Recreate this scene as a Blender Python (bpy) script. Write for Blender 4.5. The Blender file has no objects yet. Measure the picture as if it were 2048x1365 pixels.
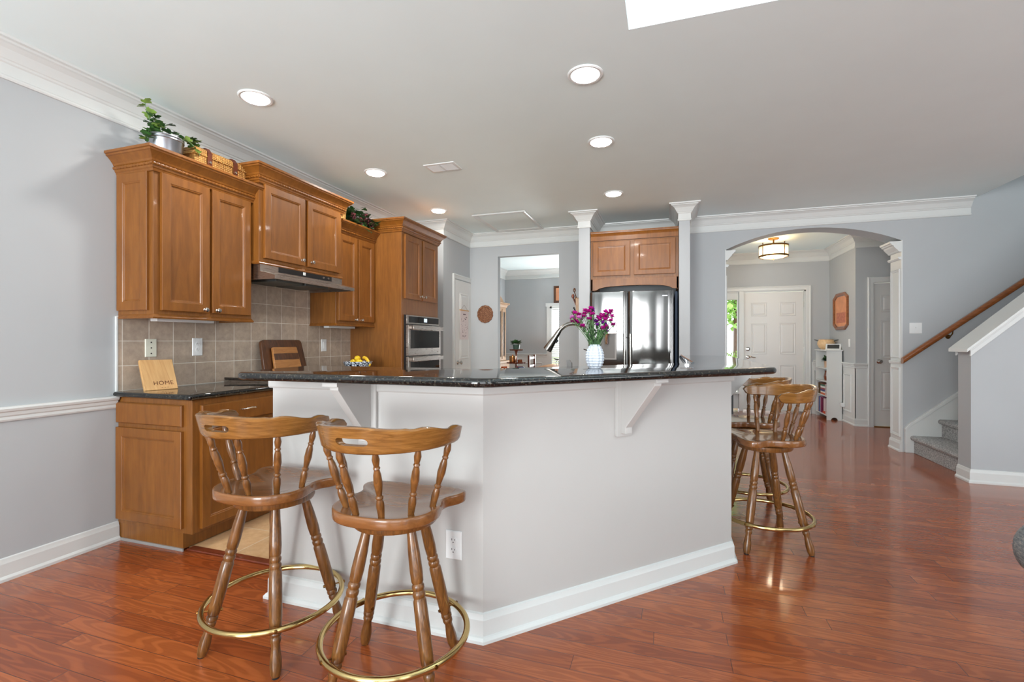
import bpy, bmesh, math, random
from mathutils import Vector, Matrix
S = bpy.context.scene
C = S.collection
PI = math.pi
R = math.radians
random.seed(7)

# ------------------------------------------------------------------ camera
YAW = math.atan(311 / 950)
cd = bpy.data.cameras.new('camera'); cam = bpy.data.objects.new('camera', cd); C.objects.link(cam)
cam.location = (0, 0, 1.22); cam.rotation_euler = (PI / 2, 0, YAW)
cd.sensor_width = 36; cd.lens = 36 * 950 / 2048; cd.clip_start = .05; cd.clip_end = 200
S.camera = cam
# ------------------------------------------------------------------ look
S.view_settings.view_transform = 'Standard'; S.view_settings.look = 'None'
S.view_settings.gamma = 1; S.view_settings.use_curve_mapping = False
S.view_settings.exposure = 0.10
S.cycles.diffuse_bounces = 6; S.cycles.glossy_bounces = 5; S.cycles.transmission_bounces = 8
S.cycles.sample_clamp_indirect = 6
# ------------------------------------------------------------------ sky
w = bpy.data.worlds.new('sky'); S.world = w; w.use_nodes = True
bg = w.node_tree.nodes['Background']; bg.inputs[0].default_value = (.90, .95, 1, 1); bg.inputs[1].default_value = 3.2
# ------------------------------------------------------------------ lights
def area(name, loc, direction, sx, sy, power, col=(1, 1, 1), shape='RECTANGLE', spread=PI):
    l = bpy.data.lights.new(name, 'AREA'); l.shape = shape; l.size = sx; l.size_y = sy; l.energy = power; l.color = col; l.spread = spread
    o = bpy.data.objects.new(name, l); C.objects.link(o); o.location = loc
    o.rotation_euler = Vector(direction).to_track_quat('-Z', 'Y').to_euler()
    return o
sun = bpy.data.lights.new('sun', 'SUN'); sun.energy = 9; sun.angle = R(2); sun.color = (1, .96, .9)
so = bpy.data.objects.new('sun', sun); C.objects.link(so); so.rotation_euler = Vector((.5, -.15, -.85)).to_track_quat('-Z', 'Y').to_euler()
DAY = (.92, .975, 1)
for xx, ww, pw in ((-1.45, 1.4, 172), (1.0, 1.9, 26), (3.9, 1.9, 66)):                       # unseen rear area lamps, added and tilted up to brighten the ceiling
    area('rear_fill', (xx, -3.38, 1.45), (0, 1, .62), ww, 2.1, pw, DAY, spread=R(124))
for xx in (1.0, 3.9):                             # unseen lamps added high at the rear to brighten the two-storey part
    area('upper_fill', (xx, -3.38, 3.9), (0, 1, -.05), 1.9, 1.5, 14, DAY)
area('side_fill', (6.38, 0.2, 1.5), (-1, .25, .9), 3.2, 1.9, 26, DAY, spread=R(115))  # added lamp out of view on the right, aimed up as fill
area('daylight_dining_window', (-1.68, 9.74, 1.25), (-.1, -1, .6), .8, 1.3, 95, DAY)
area('foyer_fill', (.53, 7.7, 1.5), (1, .1, .2), 1.4, 1.5, 20, DAY)  # added fill lamp at the windowless left foyer wall, out of view
area('stairwell_fill', (6.3, 5.75, 4.0), (-1, 0, -.3), .8, 1.2, 18, DAY)  # added lamp in front of the solid right wall, lights the stairwell

# ------------------------------------------------------------------ colour + materials
def lin(r, g, b):
    return tuple(((c / 255 + .055) / 1.055) ** 2.4 if c > 10 else c / 255 / 12.92 for c in (r, g, b)) + (1,)
class NT:
    def __init__(s, name, rough=.5, metal=0, coat=0, spec=.5):
        s.m = bpy.data.materials.new(name); s.m.use_nodes = True; s.t = s.m.node_tree; s.b = s.t.nodes['Principled BSDF']
        s.b.inputs['Roughness'].default_value = rough; s.b.inputs['Metallic'].default_value = metal
        s.b.inputs['Coat Weight'].default_value = coat; s.b.inputs['Coat Roughness'].default_value = .06
        s.b.inputs['Specular IOR Level'].default_value = spec
    def n(s, typ, **kw):
        nd = s.t.nodes.new(typ)
        for k, v in kw.items(): setattr(nd, k, v)
        return nd
    def l(s, a, b): s.t.links.new(a, b)
    def coord(s, scale=(1, 1, 1), loc=(0, 0, 0), rot=(0, 0, 0)):
        tc = s.n('ShaderNodeTexCoord'); mp = s.n('ShaderNodeMapping')
        mp.inputs['Scale'].default_value = scale; mp.inputs['Location'].default_value = loc; mp.inputs['Rotation'].default_value = rot
        s.l(tc.outputs['Object'], mp.inputs['Vector']); return mp.outputs[0]
    def noise(s, vec, scale, detail=4, rough=.5, dist=0):
        n = s.n('ShaderNodeTexNoise'); n.inputs['Scale'].default_value = scale; n.inputs['Detail'].default_value = detail
        n.inputs['Roughness'].default_value = rough; n.inputs['Distortion'].default_value = dist
        s.l(vec, n.inputs['Vector']); return n
    def ramp(s, fac, stops):
        r = s.n('ShaderNodeValToRGB'); e = r.color_ramp.elements
        while len(e) < len(stops): e.new(.5)
        for q, (p, c) in zip(e, stops): q.position = p; q.color = c
        s.l(fac, r.inputs[0]); return r.outputs[0]
    def mix(s, fac, a, b, mode='MIX'):
        m = s.n('ShaderNodeMix', data_type='RGBA', blend_type=mode)
        for sock, v in ((m.inputs[0], fac), (m.inputs[6], a), (m.inputs[7], b)):
            if hasattr(v, 'links'): s.l(v, sock)
            else: sock.default_value = v
        return m.outputs[2]
    def bump(s, h, strength=.2, dist=.01):
        b = s.n('ShaderNodeBump'); b.inputs['Strength'].default_value = strength; b.inputs['Distance'].default_value = dist
        s.l(h, b.inputs['Height']); s.l(b.outputs[0], s.b.inputs['Normal']); return b
    def col(s, c):
        if hasattr(c, 'links'): s.l(c, s.b.inputs['Base Color'])
        else: s.b.inputs['Base Color'].default_value = c
M = {}
def paint(name, rgb, rough=.6, var=.03, metal=0, coat=0, scale=3):
    t = NT(name, rough, metal, coat); a = lin(*rgb)
    n = t.noise(t.coord(), scale, 3)
    b = tuple(min(1, c * (1 + var)) for c in a[:3]) + (1,); d = tuple(c * (1 - var) for c in a[:3]) + (1,)
    t.col(t.ramp(n.outputs[0], [(.3, d), (.7, b)])); M[name] = t.m; return t
def emis(name, rgb, s):
    t = NT(name); t.col(lin(*rgb)); t.b.inputs['Emission Color'].default_value = lin(*rgb); t.b.inputs['Emission Strength'].default_value = s; M[name] = t.m
def wood(name, c_lo, c_mid, c_hi, scale=(14, 14, 1.6), rough=.35, coat=.25, loc=(0, 0, 0), dist=1.2, nscale=3, bump=.05):
    t = NT(name, rough, 0, coat); v = t.coord(scale, loc)
    n = t.noise(v, nscale, 6, .6, dist)
    n2 = t.noise(t.coord((1, 1, 1), (5, 2, 1)), 3.5, 3)
    c = t.ramp(n.outputs[0], [(.25, lin(*c_lo)), (.5, lin(*c_mid)), (.75, lin(*c_hi))])
    m = t.ramp(n2.outputs[0], [(.3, (.86, .86, .86, 1)), (.7, (1.0, 1.0, 1.0, 1))])
    t.col(t.mix(1.0, c, m, 'MULTIPLY')); t.bump(n.outputs[0], bump, .002); M[name] = t.m; return t

paint('wall_paint', (180, 183, 185), .7, .012)
paint('ceiling_paint', (236, 249, 250), .8, .01)
paint('trim_paint', (216, 218, 216), .35, .01)
paint('island_paint', (190, 188, 185), .38, .01)
paint('door_paint', (220, 219, 216), .4, .01)
paint('white_plastic', (232, 233, 232), .3, .01)
paint('ivory_plastic', (222, 222, 205), .3, .01)
paint('black_plastic', (22, 22, 24), .3, .1)
paint('dark_slot', (40, 36, 34), .6, .05)
wood('maple', (118, 69, 21), (133, 80, 26), (147, 92, 34), (9, 9, 1.3), .38, .12, dist=.6, bump=.02)
wood('maple_flat', (114, 68, 24), (131, 80, 29), (148, 95, 38), (16, 16, 1.0), .40, .1, dist=1.0, bump=.02)
wood('stool_wood', (70, 42, 17), (116, 73, 32), (148, 97, 48), (22, 22, 2.2), .3, .3, dist=1.5, nscale=3.2)
wood('seat_wood', (108, 66, 32), (130, 82, 42), (148, 96, 54), (2.0, 14, 14), .24, .5, dist=.8)
wood('rail_wood', (100, 63, 24), (136, 91, 42), (162, 114, 58), (2.5, 2.5, 26), .26, .5, dist=1.6, nscale=2.6)
wood('handrail_wood', (110, 58, 22), (142, 80, 34), (160, 96, 46), (1.6, 14, 14), .28, .5)
wood('threshold_wood', (92, 40, 24), (112, 50, 30), (128, 62, 38), (2, 14, 10), .25, .5)
wood('board_wood', (196, 146, 92), (212, 164, 106), (224, 180, 124), (2, 18, 1), .45, .05)
wood('walnut', (62, 34, 18), (92, 54, 28), (116, 70, 38), (10, 10, 2), .35, .3)
wood('pale_oak', (150, 118, 88), (176, 142, 110), (196, 162, 130), (10, 10, 2), .45, .1)
wood('light_board', (168, 108, 56), (190, 128, 70), (206, 146, 86), (2, 2, 18), .4, .1)
wood('cherry', (80, 34, 18), (112, 52, 28), (140, 72, 42), (8, 8, 3), .4, .1)
# red hardwood strip floor, boards along X
t = NT('floor_wood', .26, 0, .45); t.b.inputs['Coat Roughness'].default_value = .08; t.b.inputs['Coat IOR'].default_value = 1.5
v = t.coord((1, 1, 1)); sp = t.n('ShaderNodeSeparateXYZ'); t.l(v, sp.inputs[0])
def mth(op, a, b=None, c=None):
    m = t.n('ShaderNodeMath', operation=op)
    for k_, q_ in enumerate((a, b, c)):
        if q_ is None: continue
        if hasattr(q_, 'links'): t.l(q_, m.inputs[k_])
        else: m.inputs[k_].default_value = q_
    return m.outputs[0]
yr = mth('DIVIDE', sp.outputs[1], .083); row = mth('FLOOR', yr); fy_ = mth('SUBTRACT', yr, row)
wn1 = t.n('ShaderNodeTexWhiteNoise', noise_dimensions='1D'); t.l(row, wn1.inputs['W'])
xr = mth('MULTIPLY_ADD', wn1.outputs['Value'], 7.3, mth('DIVIDE', sp.outputs[0], 1.15)); colm = mth('FLOOR', xr); fx_ = mth('SUBTRACT', xr, colm)
cb = t.n('ShaderNodeCombineXYZ'); t.l(row, cb.inputs[0]); t.l(colm, cb.inputs[1])
wn2 = t.n('ShaderNodeTexWhiteNoise', noise_dimensions='2D'); t.l(cb.outputs[0], wn2.inputs['Vector']); pid = wn2.outputs['Value']
off = t.n('ShaderNodeVectorMath', operation='MULTIPLY_ADD'); t.l(wn2.outputs['Color'], off.inputs[0]); off.inputs[1].default_value = (17, 23, 0); t.l(v, off.inputs[2])
mp = t.n('ShaderNodeMapping'); mp.inputs['Scale'].default_value = (.9, 6.5, 1); t.l(off.outputs[0], mp.inputs[0])
wv = t.noise(mp.outputs[0], 1.5, 2, .5, .5)
sn = mth('SINE', mth('MULTIPLY', wv.outputs[0], 84))
mp2 = t.n('ShaderNodeMapping'); mp2.inputs['Scale'].default_value = (4, 90, 1); t.l(off.outputs[0], mp2.inputs[0])
fine = t.noise(mp2.outputs[0], 1.0, 3)
base = t.ramp(pid, [(0, lin(148, 71, 32)), (.5, lin(161, 81, 38)), (1, lin(174, 92, 44))])
g = t.ramp(sn, [(.0, (.78, .72, .70, 1)), (.5, (1, 1, 1, 1)), (1, (1.10, 1.10, 1.10, 1))])
c1 = t.mix(.8, base, g, 'MULTIPLY')
g2 = t.ramp(fine.outputs[0], [(.35, (.86, .84, .84, 1)), (.6, (1, 1, 1, 1))])
c2 = t.mix(.6, c1, g2, 'MULTIPLY')
ey = mth('MULTIPLY', mth('MINIMUM', fy_, mth('SUBTRACT', 1, fy_)), .083); ex = mth('MULTIPLY', mth('MINIMUM', fx_, mth('SUBTRACT', 1, fx_)), 1.15)
ed_ = mth('MINIMUM', ey, ex); seam = t.n('ShaderNodeMapRange'); seam.inputs['From Min'].default_value = .0006; seam.inputs['From Max'].default_value = .0016; t.l(ed_, seam.inputs[0])
t.col(t.mix(seam.outputs[0], lin(84, 40, 26), c2))
t.bump(seam.outputs[0], .25, .001); M['floor_wood'] = t.m
# square tiles
def tile(name, wx, wz, axes, off, c1, c2, grout, rough, mort, coat=0):
    t = NT(name, rough, 0, coat); tc = t.n('ShaderNodeTexCoord'); sp = t.n('ShaderNodeSeparateXYZ'); cb = t.n('ShaderNodeCombineXYZ')
    t.l(tc.outputs['Object'], sp.inputs[0]); t.l(sp.outputs[axes[0]], cb.inputs[0]); t.l(sp.outputs[axes[1]], cb.inputs[1])
    mp = t.n('ShaderNodeMapping'); mp.inputs['Location'].default_value = (-off[0], -off[1], 0); t.l(cb.outputs[0], mp.inputs[0])
    b = t.n('ShaderNodeTexBrick', offset=0); b.inputs['Scale'].default_value = 1
    b.inputs['Brick Width'].default_value = wx; b.inputs['Row Height'].default_value = wz; b.inputs['Mortar Size'].default_value = mort
    b.inputs['Mortar Smooth'].default_value = .2; b.inputs['Color1'].default_value = (0, 0, 0, 1); b.inputs['Color2'].default_value = (1, 1, 1, 1)
    t.l(mp.outputs[0], b.inputs['Vector'])
    n = t.noise(t.coord(), 22, 6, .65); n2 = t.noise(t.coord((1, 1, 1), (3, 1, 2)), 5, 3)
    a = t.ramp(n.outputs[0], [(.3, lin(*c1)), (.7, lin(*c2))])
    k = t.ramp(b.outputs['Color'], [(0, (.88, .88, .88, 1)), (1, (1.04, 1.03, 1.02, 1))])
    a = t.mix(1, a, k, 'MULTIPLY')
    k2 = t.ramp(n2.outputs[0], [(.35, (.93, .93, .95, 1)), (.65, (1.03, 1.02, 1, 1))]); a = t.mix(1, a, k2, 'MULTIPLY')
    t.col(t.mix(b.outputs['Fac'], a, lin(*grout)))
    iv = t.n('ShaderNodeMath', operation='SUBTRACT'); iv.inputs[0].default_value = 1; t.l(b.outputs['Fac'], iv.inputs[1])
    t.bump(iv.outputs[0], .5, .003); M[name] = t.m
tile('splash_tile', .159, .1535, (1, 2), (2.355, 1.22), (172, 154, 137), (198, 180, 161), (232, 226, 214), .38, .0022)
tile('floor_tile', .335, .335, (0, 1), (-2.35, 2.40), (206, 164, 118), (228, 192, 148), (224, 208, 184), .3, .003)
# granite
t = NT('granite', .06, 0, .3); vo = t.n('ShaderNodeTexVoronoi'); vo.inputs['Scale'].default_value = 150; t.l(t.coord(), vo.inputs['Vector'])
n = t.noise(t.coord(), 100, 5, .7); n2 = t.noise(t.coord(), 180, 2)
a = t.ramp(n.outputs[0], [(.42, lin(14, 15, 17)), (.54, lin(34, 36, 36)), (.63, lin(72, 68, 58)), (.74, lin(140, 126, 102))])
k = t.ramp(vo.outputs['Distance'], [(.0, (1.6, 1.5, 1.35, 1)), (.35, (.8, .8, .8, 1)), (1, (.5, .5, .5, 1))])
t.col(t.mix(.8, a, k, 'MULTIPLY')); M['granite'] = t.m
# metals
def metal(name, rgb, rough, aniso=None, wav=0):
    t = NT(name, rough, 1)
    t.col(lin(*rgb))
    if aniso:
        n = t.noise(t.coord(aniso), 8, 3); r = t.n('ShaderNodeMapRange'); r.inputs['To Min'].default_value = rough * .7; r.inputs['To Max'].default_value = rough * 1.4
        t.l(n.outputs[0], r.inputs[0]); t.l(r.outputs[0], t.b.inputs['Roughness'])
    if wav:
        n = t.noise(t.coord((3.4, 3.4, .22)), 1.6, 0, .4, .3); t.bump(n.outputs[0], 1, wav)
    M[name] = t.m
metal('fridge_steel', (128, 126, 124), .08, wav=.006)
metal('steel', (176, 166, 158), .28, (2, 2, 60))
metal('nickel', (200, 196, 190), .2)
metal('faucet_metal', (150, 145, 138), .2)
metal('chrome', (225, 225, 228), .08)
metal('brass', (208, 182, 124), .16)
metal('aged_brass', (128, 92, 48), .32)
metal('copper', (214, 150, 96), .18)
metal('zinc', (172, 176, 182), .3, (1, 1, 40))
t = NT('dark_glass', .03); t.col(lin(20, 17, 16)); t.b.inputs['Coat Weight'].default_value = 1; t.b.inputs['Coat Roughness'].default_value = .01; M['dark_glass'] = t.m
t = NT('glass', .0); t.b.inputs['Transmission Weight'].default_value = 1; t.b.inputs['IOR'].default_value = 1.45; t.col((1, 1, 1, 1)); M['glass'] = t.m
t = NT('window_glass', 0); t.b.inputs['Transmission Weight'].default_value = 1; t.b.inputs['IOR'].default_value = 1.02; t.b.inputs['Specular IOR Level'].default_value = .3; M['window_glass'] = t.m
t = NT('shade_glass', .35); t.b.inputs['Transmission Weight'].default_value = .6; t.col(lin(250, 236, 204)); t.b.inputs['Emission Color'].default_value = lin(255, 226, 176); t.b.inputs['Emission Strength'].default_value = .9; M['shade_glass'] = t.m
emis('lens_light', (255, 252, 246), 9)
emis('bulb_light', (255, 225, 170), 14)
emis('display_light', (200, 215, 230), .8)
emis('night_light', (255, 255, 250), .7)
# fabrics and others
t = paint('carpet', (136, 134, 132), .95, .0); n = t.noise(t.coord(), 75, 5, .8); t.col(t.ramp(n.outputs[0], [(.35, lin(104, 103, 102)), (.65, lin(222, 221, 219))])); t.bump(n.outputs[0], .9, .012)
t = paint('tweed', (110, 112, 116), .95, .0)
vv = t.coord(); wa = t.noise(t.coord((1, 1, 3)), 45, 5, .8); t.col(t.ramp(wa.outputs[0], [(.3, lin(62, 66, 72)), (.5, lin(112, 114, 116)), (.7, lin(166, 158, 146))])); t.bump(wa.outputs[0], .6, .004)
t = NT('wicker', .55); vv = t.coord(); wv1 = t.n('ShaderNodeTexWave', bands_direction='Z'); wv1.inputs['Scale'].default_value = 26; t.l(vv, wv1.inputs[0])
wv2 = t.n('ShaderNodeTexWave', bands_direction='Y'); wv2.inputs['Scale'].default_value = 22; t.l(vv, wv2.inputs[0])
mm = t.n('ShaderNodeMath', operation='MULTIPLY'); t.l(wv1.outputs[1], mm.inputs[0]); t.l(wv2.outputs[1], mm.inputs[1])
nn = t.noise(vv, 30, 3); mx = t.n('ShaderNodeMath', operation='ADD'); t.l(mm.outputs[0], mx.inputs[0]); t.l(nn.outputs[0], mx.inputs[1])
t.col(t.ramp(mx.outputs[0], [(.35, lin(122, 74, 28)), (.7, lin(196, 138, 66)), (1.0, lin(228, 182, 108))])); t.bump(mm.outputs[0], 1, .006); M['wicker'] = t.m
paint('leather', (92, 44, 26), .4, .15)
paint('leaf', (58, 96, 46), .45, .35, scale=30)
paint('leaf_pale', (140, 172, 84), .45, .25, scale=30)
paint('leaf_dark', (62, 92, 56), .5, .35, scale=25)
paint('stem', (92, 128, 78), .5, .2, scale=20)
paint('grape', (86, 36, 40), .35, .3, scale=30)
paint('petal', (186, 24, 140), .5, .3, scale=40)
paint('petal_pale', (214, 130, 196), .5, .2, scale=40)
paint('petal_purple', (146, 24, 168), .5, .3, scale=40)
paint('vase_white', (204, 211, 222), .35, .02)
paint('lemon', (232, 194, 34), .45, .08, scale=20)
paint('banana', (234, 186, 44), .5, .1, scale=20)
paint('burnt', (112, 66, 34), .7, .1)
paint('paper', (222, 208, 206), .8, .03, scale=12)
paint('ink', (110, 84, 92), .8, .05)
paint('art_paper', (218, 150, 110), .7, .12, scale=9)
paint('art_field', (190, 116, 92), .7, .22, scale=30)
paint('pottery', (222, 186, 140), .4, .12, scale=25)
paint('brown_glaze', (122, 56, 26), .15, .2, coat=.6, scale=10)
paint('terracotta', (206, 172, 144), .7, .08)
paint('navy', (24, 44, 66), .6, .05)
paint('blind', (240, 240, 238), .6, .01)
paint('grass', (126, 158, 86), .9, .3, scale=8)
paint('drive', (214, 212, 206), .9, .06, scale=2)
paint('shrub', (170, 204, 122), .8, .35, scale=6)
paint('yellow_label', (196, 164, 60), .6, .2)
paint('grey_plastic', (150, 147, 144), .4, .02)
paint('grey_well', (112, 108, 105), .5, .03)
paint('rubber', (30, 24, 22), .8, .05)
paint('pot_green', (70, 92, 78), .4, .1)
paint('red_tin', (150, 40, 52), .4, .1)
paint('orange_tin', (214, 96, 36), .4, .1)
paint('blue_tin', (70, 86, 122), .4, .1)
paint('grey_filter', (92, 98, 98), .5, .1, metal=.4)
# patterned bowl
t = NT('bowl_glaze', .2, 0, .4); vo = t.n('ShaderNodeTexVoronoi', feature='DISTANCE_TO_EDGE'); vo.inputs['Scale'].default_value = 38; t.l(t.coord((1, 1, .7)), vo.inputs[0])
t.col(t.ramp(vo.outputs['Distance'], [(.06, lin(24, 34, 52)), (.12, lin(226, 232, 240))])); M['bowl_glaze'] = t.m
# carved plaque
t = NT('carved_wood', .5); vo = t.n('ShaderNodeTexVoronoi'); vo.inputs['Scale'].default_value = 70; t.l(t.coord(), vo.inputs[0])
t.col(t.ramp(vo.outputs['Distance'], [(.1, lin(170, 122, 82)), (.5, lin(112, 66, 36))])); t.bump(vo.outputs['Distance'], .8, .004); M['carved_wood'] = t.m

# ------------------------------------------------------------------ mesh helpers
class MB:
    def __init__(s): s.v = []; s.f = []; s.mi = []
    def add(s, vs, fs, m=0):
        o = len(s.v); s.v += [tuple(p) for p in vs]; s.f += [tuple(i + o for i in f) for f in fs]; s.mi += [m] * len(fs); return s
    def box(s, x0, x1, y0, y1, z0, z1, m=0):
        x0, x1 = sorted((x0, x1)); y0, y1 = sorted((y0, y1)); z0, z1 = sorted((z0, z1))
        return s.add([(x, y, z) for x in (x0, x1) for y in (y0, y1) for z in (z0, z1)],
                     [(0, 1, 3, 2), (4, 6, 7, 5), (0, 4, 5, 1), (2, 3, 7, 6), (0, 2, 6, 4), (1, 5, 7, 3)], m)
    def prism(s, poly, fn, a, b, m=0):
        """poly 2D points, fn(p, q, h) -> 3D, extruded from h=a to h=b"""
        n = len(poly); vs = [fn(p[0], p[1], a) for p in poly] + [fn(p[0], p[1], b) for p in poly]
        return s.add(vs, [tuple(range(n))[::-1], tuple(range(n, 2 * n))] + [(i, (i + 1) % n, n + (i + 1) % n, n + i) for i in range(n)], m)
    def rings(s, loops, closed_ends=True, wrap=True, m=0):
        n = len(loops[0]); vs = [p for lp in loops for p in lp]; fs = []
        for k in range(len(loops) - 1):
            for i in range(n if wrap else n - 1):
                j = (i + 1) % n; fs.append((k * n + i, k * n + j, (k + 1) * n + j, (k + 1) * n + i))
        if closed_ends: fs += [tuple(range(n))[::-1], tuple(range((len(loops) - 1) * n, len(loops) * n))]
        return s.add(vs, fs, m)
    def lathe(s, prof, o=(0, 0, 0), axis=(0, 0, 1), seg=24, m=0, ends=True):
        q = Vector((0, 0, 1)).rotation_difference(Vector(axis).normalized()); o = Vector(o)
        loops = [[o + q @ Vector((r * math.cos(2 * PI * i / seg), r * math.sin(2 * PI * i / seg), z)) for i in range(seg)] for r, z in prof]
        return s.rings(loops, ends, True, m)
    def turned(s, p0, p1, prof, seg=16, m=0):
        """prof (radius, fraction along p0->p1)"""
        p0 = Vector(p0); p1 = Vector(p1); L = (p1 - p0).length
        return s.lathe([(r, f * L) for r, f in prof], p0, p1 - p0, seg, m)
    def tube(s, pts, rad, seg=10, closed=False, m=0, flat=1.0):
        pts = [Vector(p) for p in pts]; n = len(pts); loops = []; up = None
        for i, p in enumerate(pts):
            if closed: d = pts[(i + 1) % n] - pts[i - 1]
            else: d = pts[min(i + 1, n - 1)] - pts[max(i - 1, 0)]
            d.normalize()
            if up is None: up = d.orthogonal().normalized() if abs(d.z) > .9 else Vector((0, 0, 1))
            x = d.cross(up)
            if x.length < 1e-5: x = d.orthogonal()
            x.normalize(); u = x.cross(d).normalized(); up = u
            r = rad[i] if isinstance(rad, (list, tuple)) else rad
            loops.append([p + x * (r * math.cos(2 * PI * k / seg)) + u * (r * flat * math.sin(2 * PI * k / seg)) for k in range(seg)])
        if closed: loops.append(loops[0]); return s.rings(loops, False, True, m)
        return s.rings(loops, True, True, m)
    def sweep(s, path, prof, closed=False, m=0):
        """horizontal path of (x,y), profile (out,z); out is to the right of travel; mitred"""
        P = [Vector(p) for p in path]; n = len(P); loops = []
        for i in range(n):
            a = P[i] - P[i - 1] if (i > 0 or closed) else P[1] - P[0]
            b = P[(i + 1) % n] - P[i] if (i < n - 1 or closed) else P[-1] - P[-2]
            a.normalize(); b.normalize(); na = Vector((a.y, -a.x)); nb = Vector((b.y, -b.x)); mt = na + nb; mt = mt / (mt.length_squared / 2)
            loops.append([(P[i].x + mt.x * o, P[i].y + mt.y * o, z) for o, z in prof])
        if closed: loops.append(loops[0])
        return s.rings(loops, not closed, True, m)
    def panel(s, O, U, V, N, w_, h_, rg, m=0):
        """nested rectangles (inset, height): a door with a frame and a recessed panel"""
        O, U, V, N = Vector(O), Vector(U), Vector(V), Vector(N); loops = []
        for ins, ht in rg:
            loops.append([O + U * a + V * b + N * ht for a, b in ((ins, ins), (w_ - ins, ins), (w_ - ins, h_ - ins), (ins, h_ - ins))])
        return s.rings(loops, True, True, m)
    def slab(s, poly, z0, z1, r, n=5, m=0):
        """horizontal slab with a rounded (bullnose) edge; poly counter-clockwise"""
        loops = []; k = 2 * n
        for i in range(k + 1):
            a = -PI / 2 + PI * i / k
            loops.append([(x, y, (z0 + z1) / 2 + (z1 - z0) / 2 * math.sin(a)) for x, y in offset(poly, -r * (1 - math.cos(a)))])
        return s.rings(loops, True, True, m)
def offset(poly, d):
    out = []; n = len(poly)
    for i in range(n):
        p = Vector(poly[i]); a = (p - Vector(poly[i - 1])).normalized(); b = (Vector(poly[(i + 1) % n]) - p).normalized()
        na = Vector((a.y, -a.x)); nb = Vector((b.y, -b.x)); mt = na + nb; mt = mt / max(mt.length_squared / 2, .3)
        out.append((p.x + mt.x * d, p.y + mt.y * d))
    return out
def round_poly(poly, rads, n=6):
    out = []; N = len(poly)
    for i in range(N):
        r = rads[i] if isinstance(rads, (list, tuple)) else rads
        p = Vector(poly[i]); a = (Vector(poly[i - 1]) - p); b = (Vector(poly[(i + 1) % N]) - p)
        if r <= 0: out.append(tuple(p)); continue
        r1 = min(r, a.length * .45, b.length * .45); q0 = p + a.normalized() * r1; q1 = p + b.normalized() * r1
        for k in range(n + 1):
            f = k / n; out.append(tuple(q0 * (1 - f) ** 2 + p * 2 * f * (1 - f) + q1 * f * f))
    return out
def smooth_closed(pts, n=4):
    out = []; N = len(pts)
    for i in range(N):
        p0, p1, p2, p3 = (Vector(pts[(i + k) % N]) for k in (-1, 0, 1, 2))
        for j in range(n):
            t_ = j / n
            out.append(.5 * ((2 * p1) + (p2 - p0) * t_ + (2 * p0 - 5 * p1 + 4 * p2 - p3) * t_ ** 2 + (3 * p1 - p0 - 3 * p2 + p3) * t_ ** 3))
    return out
def smooth_open(pts, n=6):
    P = [Vector(p) for p in pts]; P = [P[0] * 2 - P[1]] + P + [P[-1] * 2 - P[-2]]; out = []
    for i in range(1, len(P) - 2):
        p0, p1, p2, p3 = P[i - 1:i + 3]
        for j in range(n):
            t_ = j / n
            out.append(.5 * ((2 * p1) + (p2 - p0) * t_ + (2 * p0 - 5 * p1 + 4 * p2 - p3) * t_ ** 2 + (3 * p1 - p0 - 3 * p2 + p3) * t_ ** 3))
    out.append(P[-2]); return out
def root_of(o):
    while o.parent: o = o.parent
    return o
def P(name, mb, mat, parent=None, world=True, smooth=True, bevel=0, mats=None, label=None, ang=35):
    """link the collected geometry as ONE mesh object; world=True: coordinates are world ones and get re-based on the thing's empty"""
    vs = mb.v
    if parent is not None and world:
        L = root_of(parent).location; vs = [(v[0] - L.x, v[1] - L.y, v[2] - L.z) for v in vs]
    me = bpy.data.meshes.new(name); me.from_pydata([tuple(v) for v in vs], [], mb.f); me.update()
    for mm_ in ([mat] + (mats or [])): me.materials.append(M[mm_])
    if any(mb.mi):
        for p_, i_ in zip(me.polygons, mb.mi): p_.material_index = i_
    b_ = bmesh.new(); b_.from_mesh(me); bmesh.ops.remove_doubles(b_, verts=b_.verts, dist=1e-6); bmesh.ops.recalc_face_normals(b_, faces=b_.faces); b_.to_mesh(me); b_.free()
    if smooth:
        for p_ in me.polygons: p_.use_smooth = True
        me.set_sharp_from_angle(angle=R(ang))
    o = bpy.data.objects.new(name, me); C.objects.link(o)
    if parent is not None: o.parent = parent
    if bevel:
        bv = o.modifiers.new('bevel', 'BEVEL'); bv.width = bevel; bv.segments = 2; bv.limit_method = 'ANGLE'; bv.angle_limit = R(40)
    if label: o['label'] = label
    return o
def tag(o, label, cat, group=None, kind=None):
    o['label'] = label; o['category'] = cat
    if group: o['group'] = group
    if kind: o['kind'] = kind
    return o
def T(name, label, cat, loc=(0, 0, 0), group=None, rz=0):
    o = bpy.data.objects.new(name, None); C.objects.link(o); o.location = loc; o.rotation_euler = (0, 0, rz); o.empty_display_size = .1
    return tag(o, label, cat, group)
def ST(name, mb, mat, **kw):
    o = P(name, mb, mat, **kw); o['kind'] = 'structure'; return o
def dup(o, parent=None):
    c = o.copy(); C.objects.link(c); c.parent = parent
    for ch in [x for x in o.children]: dup(ch, c)
    return c
XY = lambda a, b, h: (a, b, h)
XZ = lambda a, b, h: (a, h, b)
YZ = lambda a, b, h: (h, a, b)

# ------------------------------------------------------------------ the room
CEIL = 2.74; WX = -3.21; FY = 6.30; FB = 6.56; FD = 6.40
ST('floor', MB().box(-3.6, 7, -3.6, 9.95, -.1, 0), 'floor_wood', smooth=False)
fp = [(-3.20, 2.075), (-.60, 2.075), (.20, 2.93), (.20, 6.29), (-3.20, 6.29)]
ST('floor_tile', MB().prism(fp, XY, .0005, .006), 'floor_tile', smooth=False)
# left wall
ST('wall_left', MB().box(WX - .15, WX, -3.6, FY, 0, 5.3), 'wall_paint', smooth=False)
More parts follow.
